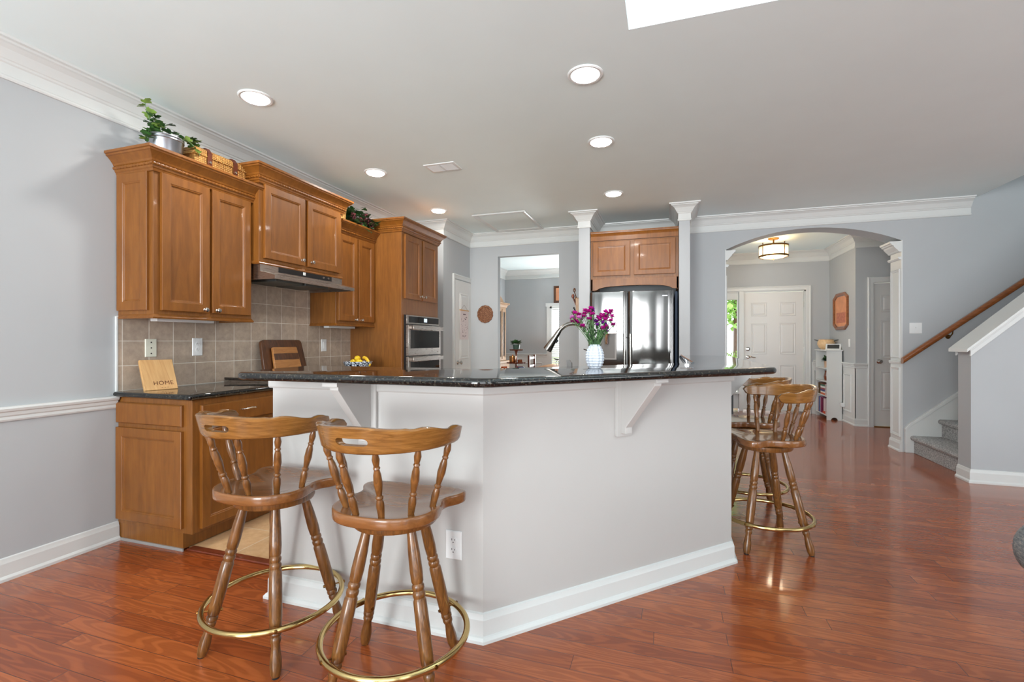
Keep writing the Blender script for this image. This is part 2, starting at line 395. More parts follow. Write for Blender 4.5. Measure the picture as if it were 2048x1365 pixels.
# ceiling with the two-storey opening (x > -.18, y < 2.38) and the stairwell (x > 3.1, y > 5.2)
cl = MB().box(WX, -.18, -3.6, FY, CEIL, CEIL + .3).box(-.18, 3.1, 2.38, FY, CEIL, CEIL + .3).box(3.1, 6.6, 2.38, 5.1, CEIL, CEIL + .3)
ST('ceiling', cl, 'ceiling_paint', smooth=False)
ST('ceiling_upper', MB().box(-.3, 7, -3.6, 6.7, 5.3, 5.4), 'ceiling_paint', smooth=False)
ST('wall_upper', MB().box(-.33, -.18, -3.6, 2.38, CEIL + .3, 5.3).box(-.33, 6.6, 2.38, 2.5, CEIL + .3, 5.3).box(3.1, 3.2, 5.0, FY, CEIL + .3, 5.3).box(3.2, 6.6, 5.0, 5.1, CEIL + .3, 5.3), 'ceiling_paint', smooth=False)
ST('ceiling_foyer', MB().box(.4, 4.2, FB, 9.3, CEIL, CEIL + .1), 'ceiling_paint', smooth=False)
ST('ceiling_dining', MB().box(-3.5, .4, FY, 9.95, CEIL, CEIL + .1), 'ceiling_paint', smooth=False)
# far wall: doorway (-2.248..-1.394 up to 2.41), arch (.665..2.456)
AX0, AX1, SPR, TOP = .665, 2.456, 2.325, 2.53
arc = []; rise = TOP - SPR; hw = (AX1 - AX0) / 2; AR = (hw * hw + rise * rise) / (2 * rise)
for k in range(33):
    x = AX0 + (AX1 - AX0) * k / 32; arc.append((x, TOP - AR + math.sqrt(AR * AR - (x - (AX0 + hw)) ** 2)))
fw = MB().box(-3.52, -2.272, FY, FD, 0, CEIL).box(-2.272, -1.394, FY, FD, 2.41, CEIL).box(-1.394, .4, FY, FD, 0, CEIL).box(.4, AX0, FY, FB, 0, CEIL).box(AX1, 6.6, FY, FB, 0, CEIL)
fw.prism([(AX0, CEIL)] + arc + [(AX1, CEIL)], XZ, FY, FB)
fw.box(3.0, 6.6, FY, FB, CEIL, 5.3).box(-.33, 3.0, FY, FB, CEIL + .3, 5.3)
ST('wall_far', fw, 'wall_paint', smooth=False)
# pantry box and refrigerator alcove stubs
ST('wall_pantry', MB().box(WX, -2.70, 5.45, FY, 0, CEIL), 'wall_paint', smooth=False)
ST('column_left', MB().box(-1.0, -.87, 5.6, FY, 0, CEIL), 'wall_paint', smooth=False)
ST('column_right', MB().box(.122, .236, 5.6, FY, 0, CEIL), 'wall_paint', smooth=False)
# rear and right walls (behind the camera), with window openings
rw = MB()
for a, b in ((-3.36, -2.2), (-.7, 0), (2.0, 2.9), (4.9, 6.6)): rw.box(a, b, -3.6, -3.45, 0, 5.3)
for a, b in ((-2.2, -.7), (0, 2.0), (2.9, 4.9)):
    rw.box(a, b, -3.6, -3.45, 0, .35); rw.box(a, b, -3.6, -3.45, 2.55, 3.1); rw.box(a, b, -3.6, -3.45, 4.7, 5.3)
rw.box(-2.2, -.7, -3.6, -3.45, 3.1, 4.7)
ST('wall_rear', rw, 'wall_paint', smooth=False)
ST('wall_right', MB().box(6.45, 6.6, -3.6, -1.6, 0, 5.3).box(6.45, 6.6, 2.0, FB, 0, 5.3).box(6.45, 6.6, -1.6, 2.0, 0, .5).box(6.45, 6.6, -1.6, 2.0, 2.5, 5.3), 'wall_paint', smooth=False)
# dining room and foyer shells
DY = 9.80
dw = MB().box(-3.52, -3.37, FD, DY, 0, CEIL)
dw.box(-3.52, -2.36, DY, DY + .15, 0, CEIL).box(-2.36, -1.2, DY, DY + .15, 0, .45).box(-2.36, -1.2, DY, DY + .15, 1.95, CEIL).box(-1.2, .4, DY, DY + .15, 0, CEIL)
ST('wall_dining', dw, 'wall_paint', smooth=False)
fo = MB().box(.4, .5, FD, DY + .15, 0, CEIL)
fo.box(.5, .93, 9.15, 9.3, 0, CEIL).box(.93, 2.24, 9.15, 9.3, 2.09, CEIL).box(2.24, 2.71, 9.15, 9.3, 0, CEIL).box(2.56, 2.71, 8.0, 9.15, 0, CEIL)
fo.box(2.71, 2.775, 8.0, 8.15, 0, CEIL).box(2.775, 3.54, 8.0, 8.15, 2.05, CEIL).box(3.54, 4.2, 8.0, 8.15, 0, CEIL).box(4.05, 4.2, FB, 8.15, 0, CEIL)
ST('wall_foyer', fo, 'wall_paint', smooth=False)
# knee wall beside the stairs
KX, KY0, KY1 = 2.485, 5.12, 5.31
kz = lambda x: 1.17 + .93 * (x - KX)
ST('wall_stair', MB().prism([(KX, 0), (6.4, 0), (6.4, kz(6.4) if kz(6.4) < 4.9 else 4.9), (KX, kz(KX))], XZ, KY0, KY1), 'wall_paint', smooth=False)
cap = MB()
def slope_bar(mb, x0, x1, y0, y1, zo0, zo1, m=0):
    mb.add([(x0, y0, kz(x0) + zo0), (x1, y0, kz(x1) + zo0), (x1, y1, kz(x1) + zo0), (x0, y1, kz(x0) + zo0), (x0, y0, kz(x0) + zo1), (x1, y0, kz(x1) + zo1), (x1, y1, kz(x1) + zo1), (x0, y1, kz(x0) + zo1)],
           [(3, 2, 1, 0), (4, 5, 6, 7), (0, 1, 5, 4), (1, 2, 6, 5), (2, 3, 7, 6), (3, 0, 4, 7)], m)
slope_bar(cap, KX - .05, 5.6, KY0 - .05, KY1 + .05, .0, .028)
slope_bar(cap, KX - .012, 5.6, KY0 - .022, KY0, -.07, 0); slope_bar(cap, KX - .012, 5.6, KY1, KY1 + .022, -.07, 0)
slope_bar(cap, KX - .02, 5.6, KY0 - .032, KY0, -.022, 0)
ST('trim_stair_cap', cap, 'trim_paint', smooth=False, bevel=.003)
# crown moulding
CP = [(0, -.185), (.010, -.185), (.015, -.178), (.015, -.168), (.010, -.162), (.008, -.105), (.016, -.10), (.020, -.09), (.026, -.086), (.034, -.07), (.050, -.045), (.072, -.028), (.082, -.024), (.086, -.014), (.104, -.012), (.106, 0), (0, 0)]
CPz = [(o, CEIL + z) for o, z in CP]
path = [(WX, -3.45), (WX, 5.45), (-2.70, 5.45), (-2.70, FY), (-1.0, FY), (-1.0, 5.6), (-.87, 5.6), (-.87, FY), (.122, FY), (.122, 5.6), (.236, 5.6), (.236, FY), (3.055, FY)]
ST('trim_crown', MB().sweep(path, CPz), 'trim_paint', ang=14)
ST('trim_crown_foyer', MB().sweep([(.5, FB), (.5, 9.15), (2.56, 9.15), (2.56, 8.0), (4.05, 8.0)], CPz), 'trim_paint', ang=14)
ST('trim_crown_dining', MB().sweep([(-3.37, FD), (-3.37, DY), (.4, DY)], CPz), 'trim_paint', ang=14)
# baseboards
BP = [(0, 0), (.026, 0), (.026, .014), (.020, .022), (.016, .026), (.015, .088), (.010, .100), (.008, .112), (0, .116)]
ST('baseboard_left', MB().sweep([(WX, -3.45), (WX, 2.02)], BP), 'trim_paint', ang=14)
ST('baseboard_stair', MB().sweep([(KX + .001, KY1), (KX, KY0), (6.4, KY0)][::-1], [(-o, z) for o, z in BP]), 'trim_paint', ang=14)
ST('baseboard_far', MB().sweep([(.236, 5.6), (.236, FY), (AX0, FY)], BP).sweep([(-2.70, FY), (-2.28, FY)], BP), 'trim_paint', ang=14)
ST('baseboard_foyer', MB().sweep([(2.30, 9.15), (2.56, 9.15), (2.56, 8.0), (2.71, 8.0)], BP).sweep([(.5, FB), (.5, 9.15), (.86, 9.15)], BP), 'trim_paint', ang=14)
# chair rails
RP = [(0, -.075), (.010, -.075), (.014, -.066), (.012, -.052), (.018, -.045), (.020, -.028), (.030, -.022), (.034, -.010), (.030, 0), (0, 0)]
def rail(path, z): return MB().sweep(path, [(o, z + h) for o, h in RP])
ST('trim_chair_rail', rail([(WX, -3.45), (WX, 2.01)], .885), 'trim_paint', ang=14)
ST('trim_chair_rail_foyer', rail([(2.32, 9.15), (2.56, 9.15), (2.56, 8.0), (2.70, 8.0)], .90), 'trim_paint', ang=14)
ST('trim_chair_rail_dining', rail([(-3.37, FD), (-3.37, DY), (-2.42, DY)], .95), 'trim_paint', ang=14)
# wainscot below the rails, with picture-frame mouldings
wn = MB().box(2.30, 2.552, 9.142, 9.15, 0, .87).box(2.552, 2.56, 7.992, 9.15, 0, .87).box(2.552, 2.71, 7.992, 8.0, 0, .87)
ST('trim_wainscot_foyer', wn, 'trim_paint', smooth=False)
def frame_mould(mb, O, U, V, N, w_, h_, wd=.022, ht=.012):
    O, U, V, N = Vector(O), Vector(U), Vector(V), Vector(N); lp = []
    for ins, h in ((0, 0), (.002, ht * .6), (.007, ht), (.012, ht * .7), (wd * .8, ht * .5), (wd, 0)):
        lp.append([O + U * a + V * b + N * h for a, b in ((ins, ins), (w_ - ins, ins), (w_ - ins, h_ - ins), (ins, h_ - ins))])
    mb.rings(lp, False, True); return mb
fm = MB(); frame_mould(fm, (2.552, 8.44, .17), (0, -1, 0), (0, 0, 1), (-1, 0, 0), .30, .56); frame_mould(fm, (2.33, 9.142, .17), (1, 0, 0), (0, 0, 1), (0, -1, 0), .18, .56)
ST('trim_foyer_panel', fm, 'trim_paint', smooth=False)
wd_ = MB().box(-3.37, -3.362, FD, DY, 0, .89).box(-3.362, -2.40, DY - .008, DY, 0, .89)
ST('trim_wainscot_dining', wd_, 'trim_paint', smooth=False)
fm = MB(); frame_mould(fm, (-3.25, DY - .008, .2), (1, 0, 0), (0, 0, 1), (0, -1, 0), .72, .56)
ST('trim_dining_panel', fm, 'trim_paint', smooth=False)
# arch jamb pilasters with capitals
def jamb(X, sgn):
    """sgn = direction from the jamb into the opening"""
    mb = MB(); a = X; mb.box(a, a + sgn * .012, FY - .004, FB + .004, .0, SPR + .005)
    bx = a + sgn * .012
    for z0, z1 in ((.16, .93), (1.03, 2.02)):
        U = (0, 1, 0); frame_mould(mb, (bx, FY + .02, z0), U, (0, 0, 1), (sgn, 0, 0), FB - FY - .04, z1 - z0, .03, .014)
    pth = [(bx, FB + .004), (bx, FY - .004)] if sgn < 0 else [(bx, FY - .004), (bx, FB + .004)]
    mb.sweep(pth, [(o, z) for o, z in BP])
    cp = [(0, 2.12), (.018, 2.12), (.030, 2.135), (.030, 2.148), (0, 2.15)]
    mb.sweep(pth, cp)
    cp = [(0, 2.205), (.018, 2.205), (.026, 2.212), (.03, 2.222), (.052, 2.245), (.066, 2.262), (.07, 2.275), (.086, 2.282), (.09, 2.295), (.104, 2.302), (.106, 2.322), (0, 2.322)]
    mb.sweep(pth, cp)
    mb.sweep(pth, [(0, .965), (.012, .965), (.018, .985), (.018, .995), (0, 1.0)])
    return mb
ST('trim_arch_right', jamb(AX1, -1), 'trim_paint', ang=14)
ST('trim_arch_left', jamb(AX0, 1), 'trim_paint', ang=14)
# doorway jamb lining stays painted as wall; ceiling access panel and its frame
hp = [(-2.243, 5.29), (-1.574, 5.29), (-1.574, 6.17), (-2.243, 6.17)]
t_ = T('attic_hatch', 'white square attic hatch panel framed in thin moulding on the kitchen ceiling', 'hatch', (-1.9, 5.73, CEIL))
mb = MB(); fr = [(0, CEIL), (0, CEIL - .014), (.012, CEIL - .018), (.035, CEIL - .012), (.05, CEIL - .008), (.055, CEIL)]
mb.sweep([(p[0], p[1]) for p in hp[::-1]], fr, closed=True); P('frame', mb, 'trim_paint', t_, smooth=False)
P('access_panel', MB().box(-2.19, -1.627, 5.343, 6.117, CEIL - .004, CEIL + .001), 'ceiling_paint', t_)

# ------------------------------------------------------------------ doors
SIX = ((.11, .36, 1.62, 1.86), (.55, .80, 1.62, 1.86), (.11, .36, .96, 1.50), (.55, .80, .96, 1.50), (.11, .36, .22, .78), (.55, .80, .22, .78))
def door_leaf(mb, O, U, N, w_, panels, h_=2.03):
    """O bottom-left corner of the door face"""
    O, U, N = Vector(O), Vector(U), Vector(N); V = Vector((0, 0, 1))
    pts = [O, O + U * w_, O + U * w_ + V * h_, O + V * h_]
    mb.rings([[p - N * .035 for p in pts], pts], True)
    for a, b, z0, z1 in panels:
        lp = []
        for ins, ht in ((0, .0), (.004, .007), (.012, .008), (.022, .001), (.03, .001), (.042, .008), (.05, .009)):
            lp.append([O + U * p + V * q + N * ht for p, q in ((a + ins, z0 + ins), (b - ins, z0 + ins), (b - ins, z1 - ins), (a + ins, z1 - ins))])
        mb.rings(lp, True)
    return mb
def casing(mb, O, U, N, w_, h_, cw=.075):
    O, U, N = Vector(O), Vector(U), Vector(N); V = Vector((0, 0, 1)); prof = ((0, 0), (0, .012), (.01, .016), (cw * .6, .018), (cw - .012, .024), (cw, .02), (cw, 0))
    lp = []
    for d, ht in prof: lp.append([O - U * d + N * ht, O - U * d + V * (h_ + d) + N * ht, O + U * (w_ + d) + V * (h_ + d) + N * ht, O + U * (w_ + d) + N * ht])
    n = 4; vs = [p for l_ in lp for p in l_]; fs = []
    for k in range(len(lp) - 1):
        for i in range(n - 1): fs.append((k * n + i, k * n + i + 1, (k + 1) * n + i + 1, (k + 1) * n + i))
    mb.add(vs, fs); return mb
def knob_set(parent, pos, N, name='knob', mat='nickel'):
    mb = MB().lathe([(0, 0), (.03, 0), (.032, .006), (.02, .012), (.011, .02), (.011, .035), (.02, .042), (.027, .052), (.027, .062), (.018, .07), (0, .072)], pos, N, 18)
    P(name, mb, mat, parent)
def hinge(parent, pos, N):
    x, y, z = pos; P('hinge', MB().lathe([(.006, -.045), (.006, .045)], pos, (0, 0, 1), 10).lathe([(.008, .045), (.004, .052)], pos, (0, 0, 1), 8), 'nickel', parent)
d1 = T('door_1', 'white six-panel front door with lever handle and deadbolt at the end of the foyer', 'door', (1.73, 9.15, 0)); d1['kind'] = 'structure'
P('panel_leaf', door_leaf(MB(), (1.275, 9.185, .03), (1, 0, 0), (0, -1, 0), .915, SIX, 2.03), 'door_paint', d1, smooth=False)
lv = MB().lathe([(0, 0), (.032, 0), (.032, .01), (.014, .014), (.012, .05)], (1.335, 9.185, .94), (0, -1, 0), 18)
lv.tube(smooth_open([(1.335, 9.14, .94), (1.365, 9.13, .95), (1.40, 9.13, .94), (1.45, 9.13, .932)]), .009, 8); P('lever_handle', lv, 'nickel', d1)
P('deadbolt', MB().lathe([(0, 0), (.034, 0), (.034, .012), (.02, .016), (.02, .022), (0, .024)], (1.335, 9.185, 1.08), (0, -1, 0), 18), 'nickel', d1)
P('door_sill', MB().box(1.25, 2.215, 9.12, 9.28, 0, .028), 'steel', d1)
for z in (.28, 1.08, 1.84): hinge(d1, (2.198, 9.178, z), None)
ST('trim_front_door', casing(MB(), (.955, 9.15, 0), (1, 0, 0), (0, -1, 0), 1.26, 2.085).box(1.19, 1.265, 9.13, 9.28, 0, 2.085).box(2.195, 2.24, 9.16, 9.28, 0, 2.09).box(.93, 2.24, 9.16, 9.28, 2.065, 2.1).box(.93, .965, 9.13, 9.28, 0, 2.085), 'trim_paint', ang=14)
sl = T('window_1', 'narrow sidelight window beside the white front door', 'window', (1.08, 9.2, 0)); sl['kind'] = 'structure'
P('window_frame', MB().box(.965, 1.19, 9.18, 9.22, .03, .30).box(.965, 1.19, 9.18, 9.22, 1.95, 2.07).box(.965, .99, 9.18, 9.22, .3, 1.95).box(1.165, 1.19, 9.18, 9.22, .3, 1.95), 'trim_paint', sl, bevel=.003)
P('window_pane', MB().box(.985, 1.17, 9.198, 9.202, .29, 1.96), 'window_glass', sl, smooth=False)
d2 = T('door_2', 'white panelled closet door half hidden behind the right arch pilaster', 'door', (3.16, 8.0, 0)); d2['kind'] = 'structure'
P('panel_leaf', door_leaf(MB(), (2.785, 8.04, .012), (1, 0, 0), (0, -1, 0), .75, [(a * .82, b * .82, c, e) for a, b, c, e in SIX]), 'door_paint', d2, smooth=False)
knob_set(d2, (2.855, 8.04, .93), (0, -1, 0), 'door_knob'); P('door_sill', MB().box(2.775, 3.54, 8.0, 8.06, 0, .012), 'brass', d2)
ST('trim_closet_door', casing(MB(), (2.78, 8.0, 0), (1, 0, 0), (0, -1, 0), .755, 2.05), 'trim_paint', ang=14)
d3 = T('door_3', 'white panelled pantry door with a calendar hung on it', 'door', (-2.7, 6.06, 0)); d3['kind'] = 'structure'
P('panel_leaf', door_leaf(MB(), (-2.685, 5.785, .012), (0, 1, 0), (1, 0, 0), .54, [(.13, .43, .96, 1.86), (.13, .43, .22, .80)]), 'door_paint', d3, smooth=False)
knob_set(d3, (-2.685, 5.85, .93), (1, 0, 0), 'door_knob')
for z in (.25, 1.16, 1.76): hinge(d3, (-2.682, 6.332, z), None)
ST('trim_pantry_door', casing(MB(), (-2.70, 5.78, 0), (0, 1, 0), (1, 0, 0), .55, 2.055, .062), 'trim_paint', ang=14)
# calendar on the pantry door
ca = T('wall_calendar', 'pale paper calendar with faint marks hung by a wooden bar on the pantry door', 'calendar', (-2.67, 6.04, 1.5))
P('hanging_bar', MB().box(-2.675, -2.665, 5.89, 6.19, 1.635, 1.65), 'board_wood', ca)
P('string', MB().tube([(-2.672, 5.93, 1.65), (-2.674, 6.04, 1.72), (-2.672, 6.15, 1.65)], .0015, 6), 'walnut', ca)
pg = P('paper_page', MB().box(-2.674, -2.671, 5.90, 6.18, 1.24, 1.64), 'paper', ca)
ik = MB(); random.seed(3)
for k in range(34):
    y = random.uniform(5.92, 6.14); z = random.uniform(1.27, 1.55); ik.box(-2.6712, -2.6704, y, y + random.uniform(.006, .024), z, z + random.uniform(.003, .012))
ik.box(-2.6712, -2.6704, 6.0, 6.09, 1.58, 1.595)
P('print_pattern', ik, 'ink', pg)['kind'] = 'stuff'
# plaque
pq = MB(); lp = []
for r_, y_ in ((1, 0), (1.0, -.010), (.96, -.016), (.80, -.017), (.76, -.011), (.5, -.011), (.02, -.012)):
    ring = []
    for k in range(96):
        a = 2 * PI * k / 96; s_ = r_ * (.118 + (.006 * abs(math.sin(a * 7)) if r_ > .9 else 0)); ring.append((-2.462 + s_ * .98 * math.cos(a), FY + y_, 1.602 + s_ * math.sin(a) * 1.03))
    lp.append(ring)
pq.rings(lp, True); tag(P('carved_plaque', pq, 'carved_wood'), 'round scalloped brown carved wooden plaque on the wall left of the doorway', 'plaque')
# outlets and switches
def plate(name, label, cat, O, U, N, kind, mat='white_plastic', w_=.072, h_=.118, gangs=1, group='outlets and switches on the walls'):
    O, U, N = Vector(O), Vector(U), Vector(N); V = Vector((0, 0, 1)); t_ = T(name, label, cat, tuple(O), group)
    mb = MB().panel(O - U * w_ / 2 - V * h_ / 2, U, V, N, w_, h_, ((0, 0), (0, .003), (.003, .006), (.03, .0065)))
    P('cover_plate', mb, mat, t_, smooth=False)
    def bx(cu, cv, a, b, h, m2, nm): P(nm, MB().panel(O + U * (cu - a / 2) + V * (cv - b / 2) , U, V, N, a, b, ((0, .005), (0, h), (.001, h + .001))), m2, t_)
    if kind == 'outlet':
        for s_ in (.02, -.02):
            sk = P('socket', MB().lathe([(0, .005), (.0165, .005), (.0165, .009), (0, .0092)], O + V * s_, N, 20), mat, t_)
            so_ = MB()
            for du, hh in ((-.006, .008), (.006, .006)): so_.panel(O + U * (du - .001) + V * (s_ + .001), U, V, N, .0022, hh, ((0, .008), (0, .0098)))
            so_.lathe([(0, .008), (.0024, .008), (.0024, .0098), (0, .0098)], O + V * (s_ - .007), N, 8)
            P('slot', so_, 'dark_slot', sk)
    elif kind == 'rocker': bx(0, 0, .032, .066, .009, mat, 'rocker')
    elif kind == 'toggle': bx(0, 0, .011, .026, .008, mat, 'toggle_frame'); bx(0, .006, .007, .010, .018, mat, 'toggle')
    elif kind == 'blank':
        for q in (.036, .0, -.036): P('screw', MB().lathe([(0, .005), (.0045, .005), (.0045, .008), (0, .008)], O + V * q, N, 8), 'dark_slot', t_)
    return t_
plate('phone_plate', 'ivory wall plate with dark holes behind the HOME board on the backsplash', 'wall plate', (-3.196, 2.205, 1.175), (0, 1, 0), (1, 0, 0), 'blank', 'ivory_plastic')
plate('wall_outlet', 'white duplex outlet in the tile backsplash under the largest upper cabinet', 'outlet', (-3.196, 2.527, 1.178), (0, 1, 0), (1, 0, 0), 'outlet', w_=.076, h_=.125)
plate('light_switch', 'white switch on the backsplash between hood and fruit bowl', 'switch', (-3.196, 3.842, 1.178), (0, 1, 0), (1, 0, 0), 'rocker')
plate('wall_outlet', 'white duplex outlet low on the island below the second bar stool seat', 'outlet', (-.842, 1.799, .374), (1, 0, 0), (0, -1, 0), 'outlet')
plate('light_switch', 'white toggle switch on the grey wall above the stair handrail', 'switch', (2.574, FY - .001, 1.36), (1, 0, 0), (0, -1, 0), 'toggle', w_=.115)
plate('light_switch', 'slim white switch on the foyer wall below the framed print', 'switch', (2.559, 8.235, 1.19), (0, -1, 0), (-1, 0, 0), 'rocker', w_=.06)
nl = T('plug_in_adapter', 'small white plug-in adapter low on the foyer wall beside the bookcase', 'adapter', (2.52, 8.42, .25))
P('case', MB().box(2.50, 2.552, 8.385, 8.455, .22, .28), 'white_plastic', nl, bevel=.008)

# ------------------------------------------------------------------ ceiling fittings
dl_pos = [((-2.44, 2.318), 'round recessed ceiling light nearest the left wall, above the plant'), ((-.445, 2.70), 'largest round recessed ceiling light, nearest the ceiling opening'),
          ((-.481, 3.646), 'middle recessed ceiling light of the right-hand row'), ((-2.50, 3.684), 'recessed ceiling light beside the ceiling vent, above the hood cabinet'),
          ((-.528, 4.969), 'farthest recessed ceiling light in front of the refrigerator cabinet'), ((-2.53, 4.982), 'recessed ceiling light above the tall oven cabinet')]
dproto = None
for (x, y), lab in dl_pos:
    if dproto is None:
        dproto = T('downlight', lab, 'ceiling light', (x, y, CEIL), 'recessed ceiling lights')
        P('trim_ring', MB().lathe([(.100, 0), (.100, -.004), (.094, -.009), (.082, -.008), (.078, -.002), (.078, .0)], (0, 0, 0), (0, 0, 1), 40, ends=False), 'white_plastic', dproto, world=False)
        P('lens', MB().lathe([(0, -.0075), (.04, -.007), (.070, -.004), (.079, -.001)], (0, 0, 0), (0, 0, 1), 40, ends=False), 'lens_light', dproto, world=False)
        o = dproto
    else:
        o = dup(dproto); o.location = (x, y, CEIL); o['label'] = lab
    l = area('downlight_lamp', (x, y, CEIL - .015), (0, 0, -1), .14, .14, 8.5, (1, .965, .91), 'DISK'); l.visible_camera = True
vt = T('ceiling_vent', 'white rectangular ceiling vent register with louvres', 'vent', (-1.86, 3.75, CEIL))
mb = MB().sweep([(-2.005, 3.66), (-1.72, 3.66), (-1.72, 3.84), (-2.005, 3.84)][::-1], [(0, CEIL), (0, CEIL - .006), (.012, CEIL - .010), (.022, CEIL - .008), (.022, CEIL)], closed=True)
P('frame', mb, 'white_plastic', vt)
P('backing', MB().box(-1.985, -1.74, 3.68, 3.82, CEIL - .002, CEIL), 'dark_slot', vt)
for k in range(11):
    y = 3.686 + k * .0127
    P('louvre', MB().add([(-1.983, y, CEIL - .002), (-1.742, y, CEIL - .002), (-1.742, y + .008, CEIL - .009), (-1.983, y + .008, CEIL - .009), (-1.983, y + .001, CEIL - .002), (-1.742, y + .001, CEIL - .002), (-1.742, y + .009, CEIL - .009), (-1.983, y + .009, CEIL - .009)], [(0, 1, 2, 3), (4, 5, 6, 7), (0, 1, 5, 4), (3, 2, 6, 7), (0, 3, 7, 4), (1, 2, 6, 5)]), 'white_plastic', vt, smooth=False)
P('divider', MB().box(-1.87, -1.855, 3.68, 3.82, CEIL - .010, CEIL - .003), 'white_plastic', vt)
# foyer lamp
lx, ly = 1.49, 7.88
fl = T('ceiling_lamp', 'round aged-brass drum ceiling lamp with frosted glass lit in the foyer', 'lamp', (lx, ly, CEIL))
P('canopy', MB().lathe([(0, 0), (.075, 0), (.075, -.008), (.06, -.022), (.02, -.026), (0, -.026)], (lx, ly, CEIL), (0, 0, 1), 28), 'aged_brass', fl)
P('stem', MB().lathe([(.011, -.02), (.011, -.10), (.018, -.104), (.018, -.112)], (lx, ly, CEIL), (0, 0, 1), 12), 'aged_brass', fl)
def ringband(z0, z1, r0, r1): return MB().lathe([(r0, z0), (r1, z0), (r1, z1), (r0, z1), (r0, z0)], (lx, ly, 0), (0, 0, 1), 48, ends=False)
P('upper_band', ringband(2.612, 2.635, .185, .20), 'aged_brass', fl); P('lower_band', ringband(2.462, 2.485, .185, .20), 'aged_brass', fl)
for k in range(4):
    a = R(35 + 90 * k); x = lx + .197 * math.cos(a); y = ly + .197 * math.sin(a)
    P('post', MB().lathe([(.006, 2.455), (.006, 2.65), (.009, 2.655), (0, 2.665)], (x, y, 0), (0, 0, 1), 8), 'aged_brass', fl)
P('glass_drum', MB().lathe([(.19, 2.485), (.19, 2.612)], (lx, ly, 0), (0, 0, 1), 48, ends=False), 'shade_glass', fl)
P('glass_dish', MB().lathe([(0, 2.437), (.08, 2.442), (.15, 2.455), (.186, 2.47)], (lx, ly, 0), (0, 0, 1), 48, ends=False), 'shade_glass', fl)
P('finial', MB().lathe([(0, 2.418), (.008, 2.425), (.006, 2.432), (.022, 2.438), (0, 2.444)], (lx, ly, 0), (0, 0, 1), 14), 'aged_brass', fl)
for a in (30, 150, 270):
    P('bulb', MB().lathe([(0, -.03), (.018, -.022), (.027, 0), (.018, .022), (.012, .04), (0, .05)], (lx + .09 * math.cos(R(a)), ly + .09 * math.sin(R(a)), 2.55), (0, 0, 1), 14), 'bulb_light', fl)
pl = bpy.data.lights.new('foyer_bulb_glow', 'POINT'); pl.energy = 13; pl.color = (1, .80, .56); pl.shadow_soft_size = .12
po = bpy.data.objects.new('foyer_bulb_glow', pl); C.objects.link(po); po.location = (lx, ly, 2.40)
pl2 = bpy.data.lights.new('foyer_lamp_uplight', 'POINT'); pl2.energy = 3; pl2.color = (1, .80, .56); pl2.shadow_soft_size = .03
po2 = bpy.data.objects.new('foyer_lamp_uplight', pl2); C.objects.link(po2); po2.location = (lx, ly + .05, 2.60)

# ------------------------------------------------------------------ kitchen wall run (fronts face +X)
ST('wall_backsplash', MB().box(WX, -3.197, 2.012, 4.256, .905, 1.375).box(WX, -3.197, 2.70, 3.66, 1.375, 1.80), 'splash_tile', smooth=False)
ST('trim_backsplash', MB().box(WX, -3.195, 2.004, 2.013, .905, 1.372), 'trim_paint', smooth=False)
DR = ((0, 0), (0, .018), (.003, .020), (.052, .020), (.055, .017), (.060, .016), (.064, .010), (.07, .009))
def ddoor(parent, y0, y1, z0, z1, X, knob=None, name='door', rg=DR, N=(1, 0, 0), U=(0, 1, 0), flat=False):
    if flat: rg = ((0, 0), (0, .014), (.006, .020), (.03, .0205))
    U_ = Vector(U); N_ = Vector(N); O = U_ * y0 + Vector((abs(N_.x) * X, abs(N_.y) * X, z0))
    o = P(name, MB().panel(O, U, (0, 0, 1), N, y1 - y0, z1 - z0, rg), 'maple', parent, smooth=False)
    if knob:
        pos = U_ * knob[0] + N_ * .02 + Vector((abs(N_.x) * X, abs(N_.y) * X, knob[1]))
        P('knob', MB().lathe([(0, 0), (.010, 0), (.006, .004), (.006, .012), (.013, .018), (.015, .024), (.011, .029), (0, .031)], pos, N, 16), 'nickel', o)
    return o
def rope(path, z, r, out):
    """twisted rope moulding along a horizontal path"""
    P2 = [Vector(p) for p in path]; n = len(P2); off_ = []
    for i in range(n):
        a = (P2[i] - P2[i - 1] if i else P2[1] - P2[0]).normalized(); b = (P2[i + 1] - P2[i] if i < n - 1 else P2[-1] - P2[-2]).normalized()
        na = Vector((a.y, -a.x)); nb = Vector((b.y, -b.x)); mt = na + nb; mt = mt / (mt.length_squared / 2); off_.append(P2[i] + mt * out)
    mb = MB(); L = 0
    for i in range(n - 1):
        a, b = off_[i], off_[i + 1]; d = b - a; ln = d.length
        if ln < .02: continue
        d.normalize(); nn = Vector((d.y, -d.x)); steps = int(ln / .0035); loops = []
        for k in range(steps + 1):
            s_ = ln * k / steps; ph = s_ / .026 * 2 * PI; c = a + d * s_; lp_ = []
            for q in range(10):
                th = 2 * PI * q / 10; rr = r * (.78 + .28 * abs(math.sin((th * 2 + ph) / 2 * 1.0)))
                lp_.append((c.x + nn.x * rr * math.cos(th), c.y + nn.y * rr * math.cos(th), z + rr * math.sin(th)))
            loops.append(lp_)
        mb.rings(loops, True, True)
    return mb
KC = [(-.03, -.005), (.010, -.005), (.014, .008), (.020, .014), (.022, .026), (.022, .044), (.028, .050), (.032, .060), (.046, .078), (.062, .094), (.068, .097), (.070, .106), (.078, .109), (.078, .124), (-.03, .124)]
def crown(parent, path, z, sc=1, rp=True):
    P('crown_moulding', MB().sweep(path, [(o * (sc if o > 0 else 1), z + h * sc) for o, h in KC]), 'maple', parent, ang=14)
    if rp: P('rope_moulding', rope(path, z + .035 * sc, .0095 * sc, .024 * sc), 'maple', parent)
